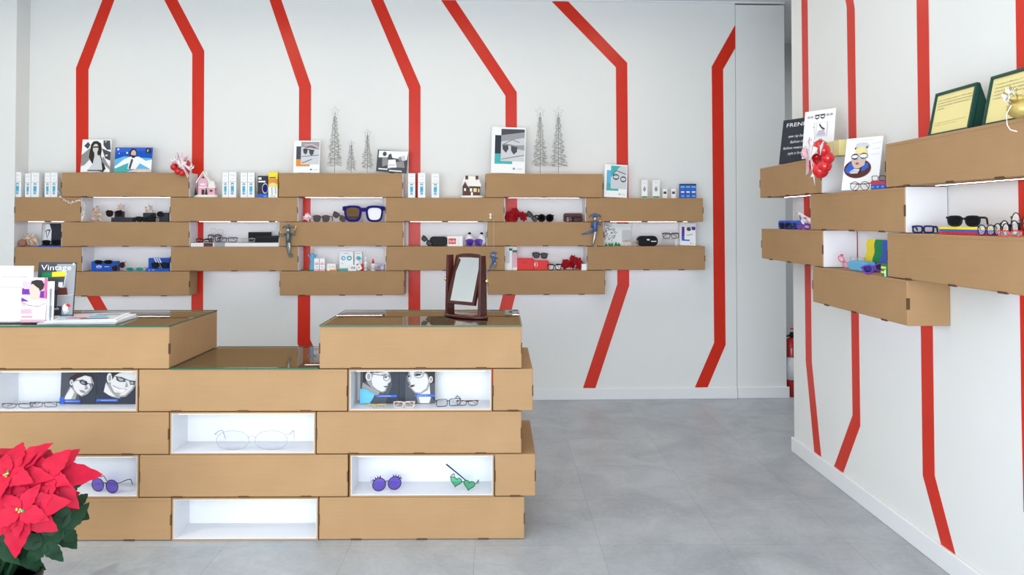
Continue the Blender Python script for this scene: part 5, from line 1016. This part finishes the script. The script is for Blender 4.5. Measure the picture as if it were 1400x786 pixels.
for i,(a,b_,rz,mt,l) in enumerate(((66,168,.05,LGREY,'bottom magazine of the pile lying on the left counter top'),(74,166,.12,PAPER,'second magazine of the pile lying on the left counter top'),(80,160,.2,PAPER,'top magazine of the pile, with pink and grey cover'))):
    x0,x1=CT.x(a,441,.12),CT.x(b_,441,.12); w_=x1-x0; m=MB(); th=.006 if i<2 else .004; m.box(-w_/2,w_/2,-.12,.12,0,th,mt)
    for k in range(3): m.box(-w_/2+.001,w_/2-.001,-.1205,-.12,th*(.2+.25*k),th*(.28+.25*k),GREY)
    if i==2:
        for (u0,v0,u1,v1,mm) in ((-.9,-.9,.9,.9,LGREY),(-.7,-.5,-.05,-.1,PINK),(-.1,-.3,.5,.2,CYAN),(.0,.3,.8,.75,GREY),(-.6,.35,-.1,.6,ROSE),(-.2,-.8,.7,-.5,DGREY)):
            m.add([(w_/2*u0,.12*v0,th+.0003*(1+len(m.f)*.02)),(w_/2*u1,.12*v0,th+.0003*(1+len(m.f)*.02)),(w_/2*u1,.12*v1,th+.0003*(1+len(m.f)*.02)),(w_/2*u0,.12*v1,th+.0003*(1+len(m.f)*.02))],[(0,1,2,3)],mm)
    o=m.build('magazine'); CT.put(o,(x0+x1)/2,.155,zz,rz); zz+=th+.0012; tag(o,l,'magazine')
# ------------------------------------------------------------------ poinsettia
PD=2.52                                                # distance from the camera
def pp(px,py,d=PD): return CAM+ray(px,py)*d
c0=pp(6,760); t=bpy.data.objects.new('potted_poinsettia',None); C.objects.link(t); t.location=(c0.x,c0.y,0); tag(t,'red poinsettia in a dark pot standing on the floor before the counter','potted plant')
L0=Vector((c0.x,c0.y,0)); rnd=random.Random(12)
m=MB(); m.lathe([(.075,0),(.085,.02),(.105,.17),(.112,.18),(.112,.20),(.10,.20),(.095,.17)],mat('black_pot_foil',(.012,.013,.015),.25,bump=.4,scale=90),28); m.build('pot',t)
m=MB(); m.lathe([(.01,.172),(.094,.172)],mat('potting_soil',(.03,.02,.014),.95,bump=1),20); m.build('soil',t)
heads=[(12,651,-.03,.135,(-.15,-.75,.65)),(63.5,653,.0,.15,(.12,-.8,.58)),(29.6,698,-.08,.14,(.05,-.9,.42)),(-45,700,-.02,.16,(-.3,-.8,.5)),(-35,640,.08,.14,(-.2,-.5,.8)),(76,684,.06,.085,(.5,-.6,.4))]
m=MB()
for (px,py,dd,L,nv) in heads:
    c=pp(px,py,PD+dd)-L0; m.tube([(rnd.uniform(-.03,.03),rnd.uniform(-.03,.03),.17),(c.x*.5,c.y*.5+.02,.17+(c.z-.17)*.55),(c.x,c.y+.012,c.z-.01)],[.007,.006,.005],LEAF,8)
m.build('stems',t)
for (px,py,dd,L,nv) in heads:
    c=pp(px,py,PD+dd)-L0; m=MB(); petals(m,(0,0,0),L,L*.30,7,BRACT,rnd,normal=Vector(nv),cup=.42,layers=2)
    o=m.build('flower_head',t); o.location=c; m=MB()
    for k in range(9): a=rnd.random()*6.28; r=rnd.uniform(0,.012); nn=Vector(nv).normalized(); m.ball(Vector((r*math.cos(a),0,r*math.sin(a)))+nn*.010,.0042,GOLD if k%3 else GREEN,n=7)
    m.build('flower_centre',o)
m=MB()
for (px,py,dd,L,nv) in ((70,715,.06,.12,(.5,-.7,.25)),(45,672,.05,.13,(.1,-.8,.5)),(62,740,.0,.11,(.3,-.9,.1)),(-5,735,-.04,.13,(-.1,-.95,.1)),(85,722,.02,.10,(.6,-.7,.0)),(95,695,.12,.11,(.7,-.5,.3)),(20,745,.02,.13,(.0,-.95,.1)),(-20,745,.05,.14,(-.2,-.9,.1)),(52,730,.12,.10,(.4,-.8,-.1)),(60,676,.12,.13,(.3,-.6,.6)),(10,680,.15,.14,(0,-.5,.8)),(90,676,.16,.10,(.8,-.3,.3))):
    c=pp(px,py,PD+dd)-L0; petals(m,c,L,L*.26,5,LEAF,rnd,normal=Vector(nv),cup=.35,layers=1)
m.build('green_leaves',t)
